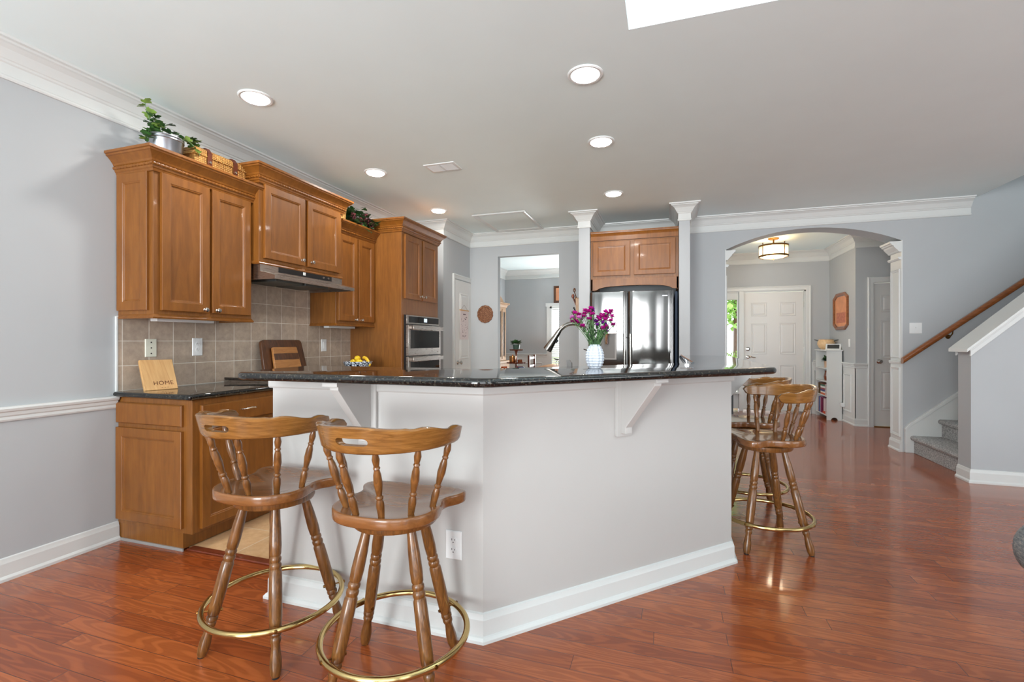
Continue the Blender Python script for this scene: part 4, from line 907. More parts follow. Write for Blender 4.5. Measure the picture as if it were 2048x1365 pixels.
# lower counter, cabinets and sink on the kitchen side
lo = [(-1.785, 1.925), (-.768, 1.925), (.211, 2.93), (.211, 4.49), (-.40, 4.49), (-.40, 3.245), (-1.095, 2.55), (-1.785, 2.55)]
tag(P('countertop', MB().slab(lo, .880, .914, .012, 3), 'granite', ang=60), 'lower black granite worktop on the kitchen side of the island', 'countertop', 'granite countertops')
ic = T('island_cabinet', 'maple base cabinets on the kitchen side of the island', 'cabinet', (-.7, 2.4, 0))
P('carcass', MB().prism(offset(lo, -.03), XY, .1, .878), 'maple_flat', ic, smooth=False)
P('toe_kick', MB().prism(offset(lo, -.09), XY, 0.007, .1), 'walnut', ic, smooth=False)
sk = T('sink', 'stainless undermount sink rim in the lower island worktop', 'sink', (-.62, 2.62, .914)); c45 = Vector((-.62, 2.50, 0))
u45 = Vector((.7071, .7071, 0)); v45 = Vector((-.7071, .7071, 0))
P('basin', MB().rings([[tuple(c45 + u45 * (a * (.34 - i)) + v45 * (b * (.19 - i)) + Vector((0, 0, z))) for a, b in ((-1, -1), (1, -1), (1, 1), (-1, 1))] for i, z in ((0, .9145), (0, .917), (.02, .917), (.03, .9155))], True), 'steel', sk)
# faucet
fa = T('faucet', 'tall brushed metal gooseneck kitchen faucet rising behind the bar top', 'faucet', (-.43, 2.80, .914))
fx, fy = -.43, 2.80; fdv = Vector((-.86, .10, 0)).normalized()
def fpt(r, z): return (fx + fdv.x * r, fy + fdv.y * r, z)
neck = [fpt(0, .93), fpt(0, 1.10)] + [fpt(.108 - .108 * math.cos(a), 1.213 + .112 * math.sin(a)) for a in [R(q) for q in range(0, 156, 10)]]
P('body', MB().lathe([(0, .9145), (.03, .9145), (.028, .925), (.021, .935), (.019, .99), (.014, 1.0)], (fx, fy, 0), (0, 0, 1), 24), 'faucet_metal', fa)
P('neck', MB().tube(neck, .0125, 14), 'faucet_metal', fa)
e = neck[-1]; dirn = (Vector(neck[-1]) - Vector(neck[-2])).normalized(); e2 = Vector(e)
sh = P('spray_head', MB().lathe([(.0135, -.015), (.015, .0), (.0165, .03), (.023, .085), (.0265, .118), (.0265, .124), (.0, .124)], e, dirn, 20), 'faucet_metal', fa)
P('button', MB().lathe([(0, 0), (.012, .0), (.01, .008), (0, .01)], e2 + dirn * .045 + Vector((.014, 0, -.012)), (.8, 0, -.5), 10), 'black_plastic', sh)
P('lever', MB().tube([(fx, fy, 1.16), (fx - .035, fy - .03, 1.172)], [.004, .003], 8).tube([(fx, fy, .97), (fx + .06, fy - .03, 1.0)], [.007, .005], 8), 'faucet_metal', fa)
sd = T('soap_dispenser', 'small dark metal soap pump just behind the bar top left of the vase', 'soap pump', (-.52, 2.62, .914))
P('pump_stem', MB().lathe([(0, .9145), (.018, .9145), (.016, .925), (.008, .93), (.008, 1.07)], (-.52, 2.62, 0), (0, 0, 1), 14), 'faucet_metal', sd)
P('pump_head', MB().prism([(-.012, 1.062), (.014, 1.058), (.014, 1.098), (0, 1.115), (-.014, 1.112)], lambda a, b, h: (-.52 + a, 2.62 + h, b), -.012, .012), 'grey_well', sd)
# brackets under the bar overhang
def bracket(label, base, n, side):
    b = Vector(base); n = Vector(n); s_ = Vector(side); t_ = T('bar_bracket', label, 'bracket', (base[0], base[1], .77), 'brackets under the bar top')
    fn = lambda d, z, h: tuple(b + n * d + s_ * h + Vector((0, 0, z)))
    P('back_plate', MB().prism([(.0005, .772), (.019, .768), (.019, 1.0565), (.0005, 1.0565)], fn, -.045, .045), 'island_paint', t_, smooth=False, bevel=.002)
    P('brace', MB().prism([(.018, .785), (.05, .785), (.05, .815), (.235, 1.025), (.235, 1.040), (.018, 1.040)], fn, -.02, .02), 'island_paint', t_, smooth=False, bevel=.002)
    P('top_plate', MB().prism([(.019, 1.040), (.262, 1.040), (.262, 1.0565), (.019, 1.0565)], fn, -.035, .035), 'island_paint', t_, smooth=False, bevel=.002)
bracket('white triangular bracket under the left wing of the bar top, behind the stools', (-1.253, 1.80, 0), (0, -1, 0), (1, 0, 0))
bracket('white triangular bracket under the diagonal front of the bar top', (-.207, 2.318, 0), (.7157, -.6984, 0), (.6984, .7157, 0))
bracket('white triangular bracket under the right wing of the bar top, above the right stools', (.336, 3.55, 0), (1, 0, 0), (0, 1, 0)); 
ST('trim_threshold', MB().prism([(-2.66, 2.035), (-1.80, 2.035), (-1.80, 2.085), (-2.66, 2.085)], XY, 0.0, .012), 'threshold_wood', bevel=.004)
# vase with flowers
vs_ = T('flower_vase', 'white pineapple-textured vase on the bar top in front of the refrigerator', 'vase', (-.325, 2.245, BTZ))
loops = []; nS = 96; nR = 56
for i in range(nR + 1):
    f = i / nR; z = f * .112; r = .0415 * math.sin(PI * (.16 + .74 * f)) ** .62
    loops.append([( (r + (.0034 * math.cos(6 * a_ + i * .5) * math.cos(6 * a_ - i * .5) if 2 < i < nR - 2 else 0)) * math.cos(a_), (r + (.0034 * math.cos(6 * a_ + i * .5) * math.cos(6 * a_ - i * .5) if 2 < i < nR - 2 else 0)) * math.sin(a_), z) for a_ in [2 * PI * k / nS for k in range(nS)]])
loops.append([(x * .88, y * .88, .112) for x, y, z in loops[-1]]); loops.append([(x * .9, y * .9, .06) for x, y, z in loops[-1]])
P('vase_body', MB().rings(loops, True), 'vase_white', vs_, world=False, ang=80)
fw_ = T('flower_bouquet', 'bunch of magenta and purple carnations on green stems in the white vase', 'flowers', (-.325, 2.245, BTZ + .10))
random.seed(21); sm = MB(); lf = MB(); rt = Vector((math.cos(YAW), math.sin(YAW), 0)); fwv = Vector((-math.sin(YAW), math.cos(YAW), 0))
heads = [(-.105, .135), (-.092, .155), (-.085, .118), (-.07, .150), (-.06, .128), (-.045, .155), (-.04, .170), (-.028, .165), (-.02, .178), (-.01, .172), (-.015, .150), (-.06, .095), (.01, .118), (.02, .135), (.035, .148), (.045, .160), (.055, .140), (.06, .155), (.07, .165), (.075, .142), (.035, .110), (.05, .105), (.06, .085), (.03, .085), (.055, .070), (.015, .100), (.04, .125), (.078, .102), (-.03, .128), (-.075, .135), (-.10, .120), (-.05, .142), (-.018, .160), (.022, .125), (.048, .148), (.065, .120), (.03, .140), (.05, .092), (-.07, .112)]
for k, (a, h) in enumerate(heads):
    tip = rt * (a * 1.05) + fwv * random.uniform(-.04, .03) + Vector((0, 0, h)); b0 = Vector((random.uniform(-.014, .014), random.uniform(-.014, .014), -.05))
    mid = b0 * .5 + tip * .45 + Vector((0, 0, .02)); pts = smooth_open([tuple(b0), tuple(mid * .75), tuple(tip)], 5); sm.tube(pts, .0013, 5)
    for q in (2, 3, 4, 5, 6, 7, 8):
        if q < len(pts): leaf_mesh(lf, pts[q], (random.uniform(-1, 1), random.uniform(-1, 1), .8), (0, 0, 1), random.uniform(.022, .042), 'blade')
    fh = MB(); cz = tip
    for q in range(22):
        an = 2 * PI * q / 11 + k + q * .1; el = random.uniform(-.2, .5) if q < 11 else random.uniform(.5, 1.6); d = Vector((math.cos(an), math.sin(an), el)); leaf_mesh(fh, cz, d, (0, 0, 1), random.uniform(.016, .022), 'ivy')
    fh.lathe([(0, -.012), (.004, -.008), (.004, 0)], tuple(cz), (0, 0, 1), 6, m=1)
    P('flower_head', fh, ('petal_pale' if k in (0, 4, 29) else 'petal_purple' if k in (9, 12, 20, 21, 22, 24, 25) else 'petal'), fw_, world=False, mats=['stem'])
P('stems', sm, 'stem', fw_, world=False); P('leaves', lf, 'leaf_dark', fw_, world=False)
# chrome bar resting on the back edge of the bar top
cb_ = T('chrome_holder', 'slim chrome bar on a small stand lying on the bar top right of the refrigerator', 'holder', (.11, 2.70, BTZ))
P('bar', MB().tube([(.125, 2.60, 1.108), (.076, 2.885, 1.137)], .0055, 10), 'chrome', cb_)
P('stand', MB().box(.09, .11, 2.74, 2.80, BTZ, BTZ + .004).tube([(.10, 2.755, BTZ + .003), (.098, 2.76, 1.122)], .003).tube([(.10, 2.785, BTZ + .003), (.093, 2.79, 1.125)], .003), 'chrome', cb_)

# ------------------------------------------------------------------ bar stools (sitter faces local +Y)
SPIN = [(.006, 0), (.0105, .02), (.0115, .10), (.0135, .20), (.0125, .27), (.0085, .31), (.0125, .33), (.0125, .35), (.0085, .37), (.0105, .42), (.0145, .55), (.0125, .68), (.0085, .75), (.0115, .775), (.0085, .80), (.0105, .84), (.0125, .90), (.009, .97), (.007, 1.0)]
LEG = [(.014, 0), (.018, .02), (.0205, .05), (.0205, .09), (.016, .15), (.0145, .18), (.019, .20), (.019, .215), (.016, .225), (.0205, .235), (.0205, .25), (.017, .262), (.021, .27), (.0225, .33), (.0235, .45), (.0225, .60), (.0185, .615), (.0215, .63), (.0215, .645), (.0175, .655), (.021, .668), (.021, .683), (.0175, .693), (.0205, .705), (.022, .76), (.0205, .86), (.0165, .95), (.015, 1.0)]
SEATPTS = [(0, -.205), (.075, -.198), (.135, -.172), (.176, -.125), (.192, -.065), (.184, -.012), (.172, .028), (.180, .068), (.205, .105), (.214, .142), (.196, .172), (.140, .186), (.070, .186), (0, .180)]
def make_stool(label, leg_rot):
    t_ = T('bar_stool', label, 'bar stool', (0, 0, 0), 'swivel bar stools')
    pts = SEATPTS + [(-x, y) for x, y in SEATPTS[-2:0:-1]]; out = smooth_closed(pts, 3)
    loops = []; zt = .650
    for s_, z in ((.55, .612), (.96, .612), (.992, .614), (1.0, .619), (1.0, .643), (.992, .648), (.975, .650), (.95, .650), (.86, .648), (.72, .643), (.5, .637), (.25, .635), (.05, .635)):
        loops.append([(p.x * s_, p.y * s_ - (.0), z) for p in out])
    P('seat', MB().rings(loops, True), 'seat_wood', t_, world=False, ang=60)
    P('swivel_plate', MB().lathe([(0, .570), (.135, .570), (.148, .574), (.152, .582), (.152, .600), (.146, .604), (0, .604)], (0, 0, 0), (0, 0, 1), 40), 'stool_wood', t_, world=False)
    P('swivel_bearing', MB().box(-.085, .085, -.085, .085, .603, .613), 'black_plastic', t_, world=False)
    for k in range(4):
        a = R(45 + 90 * k + leg_rot); c, s_ = math.cos(a), math.sin(a)
        lg = P('leg', MB().turned((.255 * c, .255 * s_, 0.004), (.108 * c, .108 * s_, .575), LEG, 18), 'stool_wood', t_, world=False)
        P('foot_pad', MB().lathe([(0, 0), (.013, 0), (.013, .006), (0, .006)], (.255 * c, .255 * s_, 0), (0, 0, 1), 14), 'rubber', lg, world=False)
        rr = .255 - .147 * .172 / .571
        P('bolt', MB().turned(((rr - .028) * c, (rr - .028) * s_, .169), ((rr + .062) * c, (rr + .062) * s_, .174), [(0, 0), (.006, .02), (.006, .10), (.003, .11), (.003, .90), (.007, .93), (.006, .98), (0, 1)], 8), 'aged_brass', lg, world=False)
    P('foot_ring', MB().tube([(.257 * math.cos(2 * PI * k / 72), .257 * math.sin(2 * PI * k / 72), .172) for k in range(72)], .0115, 14, True), 'brass', t_, world=False)
    # back rail: arc centred on -Y, leaning outward
    A0 = R(98); N_ = 60
    def rad(z): return .228 + (z - .868) * .22
    def railpt(a, z, dr): r = rad(z) + dr; return (r * math.sin(a), -r * math.cos(a) * 1.08 - .005, z)
    def top(u):                                    # u in -1..1 along the arc
        au = abs(u)
        if au > .93: e_ = (au - .93) / .07; return .905 + .022 * math.sqrt(max(0, 1 - e_ * e_))
        if au > .80: return .927 + .006 * math.sin((au - .80) / .13 * PI)
        if au > .52: return .927 + .020 * (.5 + .5 * math.cos((au - .52) / .28 * PI))
        if au > .40: return .947 - .004 * math.sin((au - .40) / .12 * PI)
        return .947 + .010 * (.5 + .5 * math.cos(au / .40 * PI))
    def bot(u):
        au = abs(u)
        if au > .90: e_ = (au - .90) / .10; return .905 - .035 * math.sqrt(max(0, 1 - e_ * e_))
        return .868 + .002 * au
    th_ = .0125; rows = 7; us = [-1 + 2 * k / N_ for k in range(N_ + 1)]
    us = sorted(set([round(q, 5) for q in us] + [-.150, -.135, -.130, -.122, -.112, -.098, .098, .112, .122, .130, .135, .150])); hz0, hz1 = .896, .920
    def zrows(u):
        b_, t2 = bot(u), top(u)
        if abs(u) <= .151: hh = .012 * math.sqrt(max(.02, 1 - (max(0, abs(u) - .098) / .037) ** 2)); return [b_, b_ + .006, b_ + .016, .908 - hh, .908, .908 + hh, t2 - .014, t2 - .005, t2]
        return [b_, b_ + (t2 - b_) * .06, b_ + (t2 - b_) * .18, b_ + (t2 - b_) * .34, b_ + (t2 - b_) * .5, b_ + (t2 - b_) * .66, b_ + (t2 - b_) * .82, b_ + (t2 - b_) * .94, t2]
    vs = []; fs = []; nr = 9
    for side in (1, -1):
        for u in us:
            zz = zrows(u)
            for j, z in enumerate(zz):
                e_ = .62 if j in (0, nr - 1) else 1.0; vs.append(railpt(u * A0, z, side * th_ * e_ * (1 if abs(u) < .97 else .7)))
    nu = len(us); idx = lambda sd_, i, j: (0 if sd_ == 1 else nu * nr) + i * nr + j
    def hole(i, j): return abs((us[i] + us[i + 1]) / 2) < .135 and j in (3, 4)
    for i in range(nu - 1):
        for j in range(nr - 1):
            if hole(i, j): continue
            fs.append((idx(1, i, j), idx(1, i + 1, j), idx(1, i + 1, j + 1), idx(1, i, j + 1)))
            fs.append((idx(-1, i, j), idx(-1, i, j + 1), idx(-1, i + 1, j + 1), idx(-1, i + 1, j)))
        fs.append((idx(1, i, 0), idx(-1, i, 0), idx(-1, i + 1, 0), idx(1, i + 1, 0)))
        fs.append((idx(1, i, nr - 1), idx(1, i + 1, nr - 1), idx(-1, i + 1, nr - 1), idx(-1, i, nr - 1)))
        if hole(i, 3):
            fs.append((idx(1, i, 3), idx(1, i + 1, 3), idx(-1, i + 1, 3), idx(-1, i, 3))); fs.append((idx(1, i, 5), idx(-1, i, 5), idx(-1, i + 1, 5), idx(1, i + 1, 5)))
            if not hole(i - 1, 3): fs += [(idx(1, i, j), idx(-1, i, j), idx(-1, i, j + 1), idx(1, i, j + 1)) for j in (3, 4)]
            if not hole(i + 1, 3): fs += [(idx(1, i + 1, j), idx(1, i + 1, j + 1), idx(-1, i + 1, j + 1), idx(-1, i + 1, j)) for j in (3, 4)]
    for i in (0, nu - 1): fs += [(idx(1, i, j), idx(-1, i, j), idx(-1, i, j + 1), idx(1, i, j + 1)) for j in range(nr - 1)]
    P('back_rail', MB().add(vs, fs), 'rail_wood', t_, world=False, ang=50)
    for a in (-82, -50, -17, 17, 50, 82):
        ar = R(a); b_ = (.160 * math.sin(ar), -.172 * math.cos(ar) - .006, .640); e_ = railpt(ar, .874, 0)
        P('spindle', MB().turned(b_, e_, SPIN, 14), 'stool_wood', t_, world=False)
    return t_
def place(t_, x, y, rz, label=None):
    t_.location = (x, y, 0); t_.rotation_euler = (0, 0, rz)
    if label: t_['label'] = label
s1 = make_stool('left wooden bar stool nearest the base cabinet, back towards the camera', 0); place(s1, -1.528, 1.548, 0)
s2 = make_stool('wooden bar stool in front of the island corner, right of its twin', 13); place(s2, -.936, 1.505, R(2))
s3 = dup(s1); place(s3, .56, 3.22, R(90 + 14), 'nearer of the two wooden bar stools at the right side of the island')
s4 = dup(s1); place(s4, .56, 3.86, R(90), 'wooden bar stool farthest away at the right side of the island, beyond another')

# ------------------------------------------------------------------ stairs and handrail
sc = T('staircase', 'grey carpeted stairs rising to the right behind the half wall', 'stairs', (2.53, 5.8, 0))
for k in range(11):
    x = 2.545 + .245 * k; z = .19 * (k + 1); nr_ = .022
    poly = [(x, z - .19), (x, z - .055), (x - .028, z - .045), (x - .035, z - .025), (x - .028, z - .006), (x - .01, z), (x + .28, z), (x + .28, z - .19)]
    P('step', MB().prism(poly, XZ, KY1 + .025, FY - .035), 'carpet', sc, bevel=.004)
skb = MB().prism([(2.47, 0), (2.47, .23), (2.505, .28), (5.4, .28 + .83 * 2.895), (5.4, 0)], XZ, FY - .034, FY - .001)
skb.prism([(2.47, .23), (2.505, .28), (5.4, .28 + .83 * 2.895), (5.4, .315 + .83 * 2.895), (2.50, .315), (2.465, .26)], XZ, FY - .042, FY - .001)
ST('trim_stair_skirt', skb, 'trim_paint', smooth=False, bevel=.003)
hr = T('handrail', 'brown wooden handrail sloping up the grey stair wall', 'handrail', (2.42, 6.2, 1.0))
hx0, hz0_, hm = 2.415, 1.000, .80
prof = round_poly([(-.030, -.022), (.030, -.022), (.034, .012), (.02, .034), (-.02, .034), (-.034, .012)], .012, 3)
def rl(x): return [(x, 6.205 + a, hz0_ + hm * (x - hx0) + b * 1.2) for a, b in prof]
P('rail', MB().rings([rl(hx0), rl(5.2)], True), 'handrail_wood', hr)
for x in (2.86, 3.9, 4.9):
    z = hz0_ + hm * (x - hx0) - .03
    P('wall_bracket', MB().tube([(x, 6.205, z + .005), (x, 6.215, z - .03), (x, 6.25, z - .055), (x, FY - .002, z - .06)], .006, 8).lathe([(0, 0), (.024, 0), (.022, .006), (0, .008)], (x, FY - .001, z - .06), (0, -1, 0), 14), 'aged_brass', hr)

# ------------------------------------------------------------------ foyer things
bk = T('bookcase', 'narrow white bookcase with open shelves against the foyer side wall', 'bookcase', (2.44, 8.76, 0))
bx0, bx1, by0, by1, bh = 2.335, 2.535, 8.47, 9.06, 1.085
sidep = [(bx0, 0), (bx0 + .06, 0)] + [(bx0 + .10 + .045 * math.cos(PI - PI * k / 10), .03 * math.sin(PI * k / 10) * 1.4) for k in range(11)] + [(bx1 - .03, 0), (bx1, 0), (bx1, bh - .02), (bx0, bh - .02)]
for y in (by0, by1 - .018): P('side_panel', MB().prism(sidep, XZ, y, y + .018), 'trim_paint', bk, smooth=False)
P('top_board', MB().box(bx0 - .015, bx1 + .015, by0 - .012, by1 + .01, bh - .02, bh), 'trim_paint', bk, bevel=.003)
P('back_board', MB().box(bx1 - .006, bx1, by0 + .018, by1 - .018, .05, bh - .02), 'trim_paint', bk, smooth=False)
SH = (.075, .37, .595, .80)
for z in SH: P('shelf', MB().box(bx0 + .004, bx1 - .006, by0 + .018, by1 - .018, z - .016, z), 'trim_paint', bk, smooth=False)
bcol = {}
def book(x, y, z, dx, dy, dz, rgb, lab, ax):
    key = 'book_%d_%d_%d' % rgb
    if key not in M: paint(key, rgb, .6, .05)
    t_ = T('book', lab, 'book', (x + dx / 2, y + dy / 2, z), 'books in the white bookcase')
    P('cover', MB().box(x, x + dx, y, y + dy, z, z + dz), key, t_, bevel=.002)
    if ax == 'v': P('pages', MB().box(x + .003, x + dx, y + .003, y + dy - .003, z + .004, z + dz + .0008), 'paper', t_, smooth=False)
    else: P('pages', MB().box(x + .003, x + dx, y - .0008, y + dy + .0008, z + .003, z + dz - .003), 'paper', t_, smooth=False)
z = SH[0]; y = 8.955
for w_, h_, rgb, lab in ((.016, .22, (222, 216, 206), 'slim pale upright book at the far end of the bottom shelf'), (.022, .24, (110, 70, 116), 'purple upright book on the bottom shelf'), (.030, .25, (74, 96, 150), 'blue and white upright book on the bottom shelf'), (.014, .24, (226, 226, 232), 'thin white upright book on the bottom shelf'), (.030, .25, (140, 34, 88), 'magenta upright book on the bottom shelf'), (.024, .24, (120, 30, 70), 'dark red upright book beside the magenta one')):
    book(bx0 + .012, y, z, .15, w_, h_, rgb, lab, 'v'); y -= w_ + .012 + .004
book(bx0 + .012, 8.60, z, .13, .125, .035, (206, 76, 40), 'red-orange book lying flat on the bottom shelf', 'h')
book(bx0 + .02, 8.62, z + .036, .13, .09, .20, (214, 196, 196), 'large pale pink book standing on the red-orange one', 'v')
z = SH[1]
for h_, rgb, lab in ((.028, (196, 96, 48), 'orange book at the bottom of the flat stack'), (.022, (232, 226, 214), 'cream book low in the flat stack'), (.030, (66, 74, 128), 'blue book in the middle of the flat stack'), (.022, (160, 56, 60), 'red book in the middle of the flat stack'), (.03, (226, 224, 220), 'white book high in the flat stack'), (.022, (40, 104, 78), 'green book near the top of the flat stack'), (.018, (120, 60, 40), 'brown book on top of the flat stack')):
    book(bx0 + .012, 8.62, z, .15, .22, h_, rgb, lab, 'h'); z += h_ + .0005
book(bx0 + .012, 8.93, SH[1], .13, .03, .18, (96, 72, 44), 'brown patterned upright book at the far end of the middle shelf', 'v')
mg = T('pitcher', 'glossy brown ceramic pitcher on the bookcase shelf above the books', 'pitcher', (2.42, 8.75, SH[2])); mz = SH[2]
P('body', MB().lathe([(0, mz), (.045, mz), (.055, mz + .02), (.06, mz + .06), (.05, mz + .11), (.045, mz + .14), (.05, mz + .155), (.045, mz + .155), (.04, mz + .12), (0, mz + .02)], (2.42, 8.72, 0), (0, 0, 1), 24), 'brown_glaze', mg)
P('handle', MB().tube(smooth_open([(2.41, 8.765, mz + .13), (2.41, 8.815, mz + .125), (2.41, 8.825, mz + .075), (2.41, 8.77, mz + .045)]), .008, 8), 'brown_glaze', mg)
pp = T('small_potted_plant', 'small bushy plant in a pinkish pot on the top inner shelf of the bookcase', 'plant', (2.42, 8.76, SH[3])); mz = SH[3]
P('pot', MB().lathe([(0, mz), (.035, mz), (.04, mz + .1), (.036, mz + .1), (.0, mz + .09)], (2.41, 8.74, 0), (0, 0, 1), 20), 'terracotta', pp)
random.seed(9); f_ = MB()
for k in range(80):
    a = random.uniform(0, 2 * PI); el = random.uniform(0, 1.2); leaf_mesh(f_, (2.41 + .02 * math.cos(a), 8.74 + .02 * math.sin(a), mz + .10 + random.uniform(0, .04)), (math.cos(a) * math.cos(el), math.sin(a) * math.cos(el), math.sin(el)), (0, 0, 1), random.uniform(.04, .075), 'oval')
P('foliage', f_, 'leaf_dark', pp)
tag(P('dark_jar', MB().lathe([(0, mz), (.03, mz), (.036, mz + .05), (.03, mz + .12), (.022, mz + .13), (.02, mz + .12), (0, mz + .1)], (2.42, 8.60, 0), (0, 0, 1), 20), 'brown_glaze'), 'dark brown jar beside the small plant in the bookcase', 'jar')
tag(P('wooden_cup', MB().lathe([(0, SH[2]), (.028, SH[2]), (.03, SH[2] + .11), (.026, SH[2] + .11), (0, SH[2] + .01)], (2.40, 8.60, 0), (0, 0, 1), 20), 'pale_oak'), 'pale wooden cup beside the brown pitcher in the bookcase', 'cup')
pv = T('clay_pot', 'round cream clay pot with two dark handles on top of the bookcase', 'pot', (2.43, 8.80, bh))
P('body', MB().lathe([(0, bh), (.06, bh), (.10, bh + .03), (.120, bh + .075), (.118, bh + .12), (.10, bh + .15), (.106, bh + .16), (.10, bh + .16), (.09, bh + .145), (.10, bh + .1), (0, bh + .02)], (2.425, 8.84, 0), (0, 0, 1), 32), 'pottery', pv)
for s_ in (-1, 1): P('handle', MB().tube(smooth_open([(2.425 + s_ * .085, 8.84 - s_ * .05, bh + .125), (2.425 + s_ * .105, 8.84 - s_ * .10, bh + .145), (2.425 + s_ * .125, 8.84 - s_ * .15, bh + .155)]), [.010 - .0004 * q for q in range(13)], 8), 'grey_filter', pv)
tb = T('tablet_frame', 'tilted white-framed tablet screen on top of the bookcase', 'tablet', (2.44, 8.58, bh))
to = Vector((2.35, 8.60, bh + .001)); td = Vector((.94, -.34, 0)).normalized(); tn = Vector((td.y, -td.x, 0)); tu = Vector((.22, .60, .62)).normalized(); tn = td.cross(tu).normalized()
tf = lambda a, b, q: tuple(to + td * a + tu * b + tn * q)
P('frame', MB().prism([(0, 0), (.20, 0), (.20, .13), (0, .13)], tf, -.010, 0), 'white_plastic', tb, bevel=.003)
P('screen', MB().prism([(.022, .022), (.178, .022), (.178, .108), (.022, .108)], tf, .0003, .0012), 'dark_glass', tb, smooth=False)
# framed print with clipped corners
fp_ = T('framed_print', 'tall gold-brown frame with clipped corners holding an orange print in the foyer', 'picture', (2.555, 8.58, 1.67))
def octo(y0, y1, z0, z1, c): return [(y0 + 2 * c, z0), (y1 - 2 * c, z0), (y1, z0 + c), (y1, z1 - c), (y1 - 2 * c, z1), (y0 + 2 * c, z1), (y0, z1 - c), (y0, z0 + c)]
o0, o1, o2 = octo(8.26, 8.90, 1.39, 1.965, .07), octo(8.31, 8.85, 1.44, 1.915, .055), octo(8.315, 8.845, 1.445, 1.91, .054)
P('frame', MB().rings([[(2.559, a, b) for a, b in o0], [(2.538, a, b) for a, b in o0], [(2.530, a, b) for a, b in octo(8.275, 8.885, 1.405, 1.95, .066)], [(2.536, a, b) for a, b in octo(8.295, 8.865, 1.425, 1.93, .06)], [(2.546, a, b) for a, b in o1], [(2.552, a, b) for a, b in o1]], False), 'handrail_wood', fp_, smooth=False)
mt_ = P('mat_board', MB().prism(o2, YZ, 2.553, 2.556), 'art_paper', fp_, smooth=False)
P('print_field', MB().box(2.5515, 2.553, 8.38, 8.78, 1.50, 1.66), 'art_field', mt_, smooth=False)
# bench near the sidelight
bn = T('bench', 'dark wooden bench glimpsed behind the island beside the front door sidelight', 'bench', (.83, 8.5, 0))
P('seat', MB().box(.62, 1.01, 8.30, 8.72, .40, .43), 'black_plastic', bn, bevel=.003)
for xx in (.63, .97):
    for yy in (8.31, 8.69): P('leg', MB().box(xx, xx + .03, yy, yy + .025, 0, .40), 'black_plastic', bn)
tag(P('door_box', MB().box(1.03, 1.10, 9.09, 9.135, .33, .385), 'yellow_label'), 'small yellow and brown box at the base of the sidelight window', 'box')
bpy.data.objects['door_box'].location = (0, 0, 0)
ST('window_sill', MB().box(.965, 1.19, 9.07, 9.18, .30, .33), 'trim_paint', smooth=False)

# ------------------------------------------------------------------ dining room
win = T('window_2', 'dining room window with white horizontal blinds seen through the doorway', 'window', (-1.8, DY, 1.2)); win['kind'] = 'structure'
P('window_frame', MB().box(-2.36, -2.32, DY - .02, DY + .05, .45, 1.95).box(-1.24, -1.2, DY - .02, DY + .05, .45, 1.95).box(-2.36, -1.2, DY - .02, DY + .05, 1.91, 1.95).box(-2.36, -1.2, DY - .02, DY + .05, .45, .49).box(-2.43, -2.355, DY - .018, DY, .42, 1.97).box(-2.45, -1.1, DY - .03, DY, 1.95, 2.02), 'trim_paint', win, smooth=False)
P('window_pane', MB().box(-2.33, -1.23, DY + .06, DY + .065, .48, 1.92), 'window_glass', win, smooth=False)
for k in range(36):
    z = .51 + k * .04
    P('blind_slat', MB().add([(-2.315, DY - .012, z), (-1.245, DY - .012, z), (-1.245, DY + .028, z + .027), (-2.315, DY + .028, z + .027), (-2.315, DY - .012, z + .002), (-1.245, DY - .012, z + .002), (-1.245, DY + .028, z + .029), (-2.315, DY + .028, z + .029)], [(0, 1, 2, 3), (4, 5, 6, 7), (0, 1, 5, 4), (3, 2, 6, 7), (0, 3, 7, 4), (1, 2, 6, 5)]), 'blind', win, smooth=False)
pc = T('framed_picture', 'brown framed picture with a tan mat above the dining room blinds', 'picture', (-2.05, DY, 2.2))
P('frame', MB().panel((-2.275, DY, 2.025), (1, 0, 0), (0, 0, 1), (0, -1, 0), .50, .355, ((0, 0), (0, .03), (.02, .034), (.045, .022), (.045, .018))), 'walnut', pc)
P('picture_mat', MB().box(-2.232, -1.82, DY - .022, DY - .019, 2.068, 2.337), 'art_paper', pc, smooth=False)
# hutch
hu = T('china_hutch', 'pale carved china hutch with arched pediment at the left edge of the doorway', 'hutch', (-3.17, 8.0, 0))
hx = -2.97; hya, hyb = 7.25, 8.70
P('base', MB().box(-3.355, hx + .06, hya, hyb + .03, 0, .80), 'pale_oak', hu, bevel=.006)
P('counter_moulding', MB().box(-3.355, hx + .085, hya - .02, hyb + .055, .80, .85), 'pale_oak', hu, bevel=.008)
P('upper_case', MB().box(-3.355, hx, hya, hyb, .85, 1.86), 'pale_oak', hu, bevel=.004)
P('cornice', MB().sweep([(-3.355, hya), (hx, hya), (hx, hyb), (-3.355, hyb)], [(-.02, 1.86), (.01, 1.86), (.02, 1.89), (.045, 1.92), (.06, 1.925), (.06, 1.945), (-.02, 1.945)]), 'pale_oak', hu)
ped = [(hya + .2, 1.94)] + [(hya + .2 + (hyb - hya - .4) * k / 20, 1.94 + .16 * math.sin(PI * k / 20) ** .7) for k in range(21)] + [(hyb - .2, 1.94)]
P('pediment', MB().prism(ped, YZ, hx - .05, hx + .03), 'pale_oak', hu)
for a, b in ((7.30, 7.74), (7.77, 8.18), (8.21, 8.42), (8.46, 8.65)):
    dd = P('door', MB().panel((hx, a, .88), (0, 1, 0), (0, 0, 1), (1, 0, 0), b - a, .94, ((0, 0), (0, .012), (.035, .016), (.045, .006), (.05, .006))), 'pale_oak', hu)
    P('door_glass', MB().box(hx + .0065, hx + .008, a + .05, b - .05, .93, 1.77), 'dark_glass', dd, smooth=False)
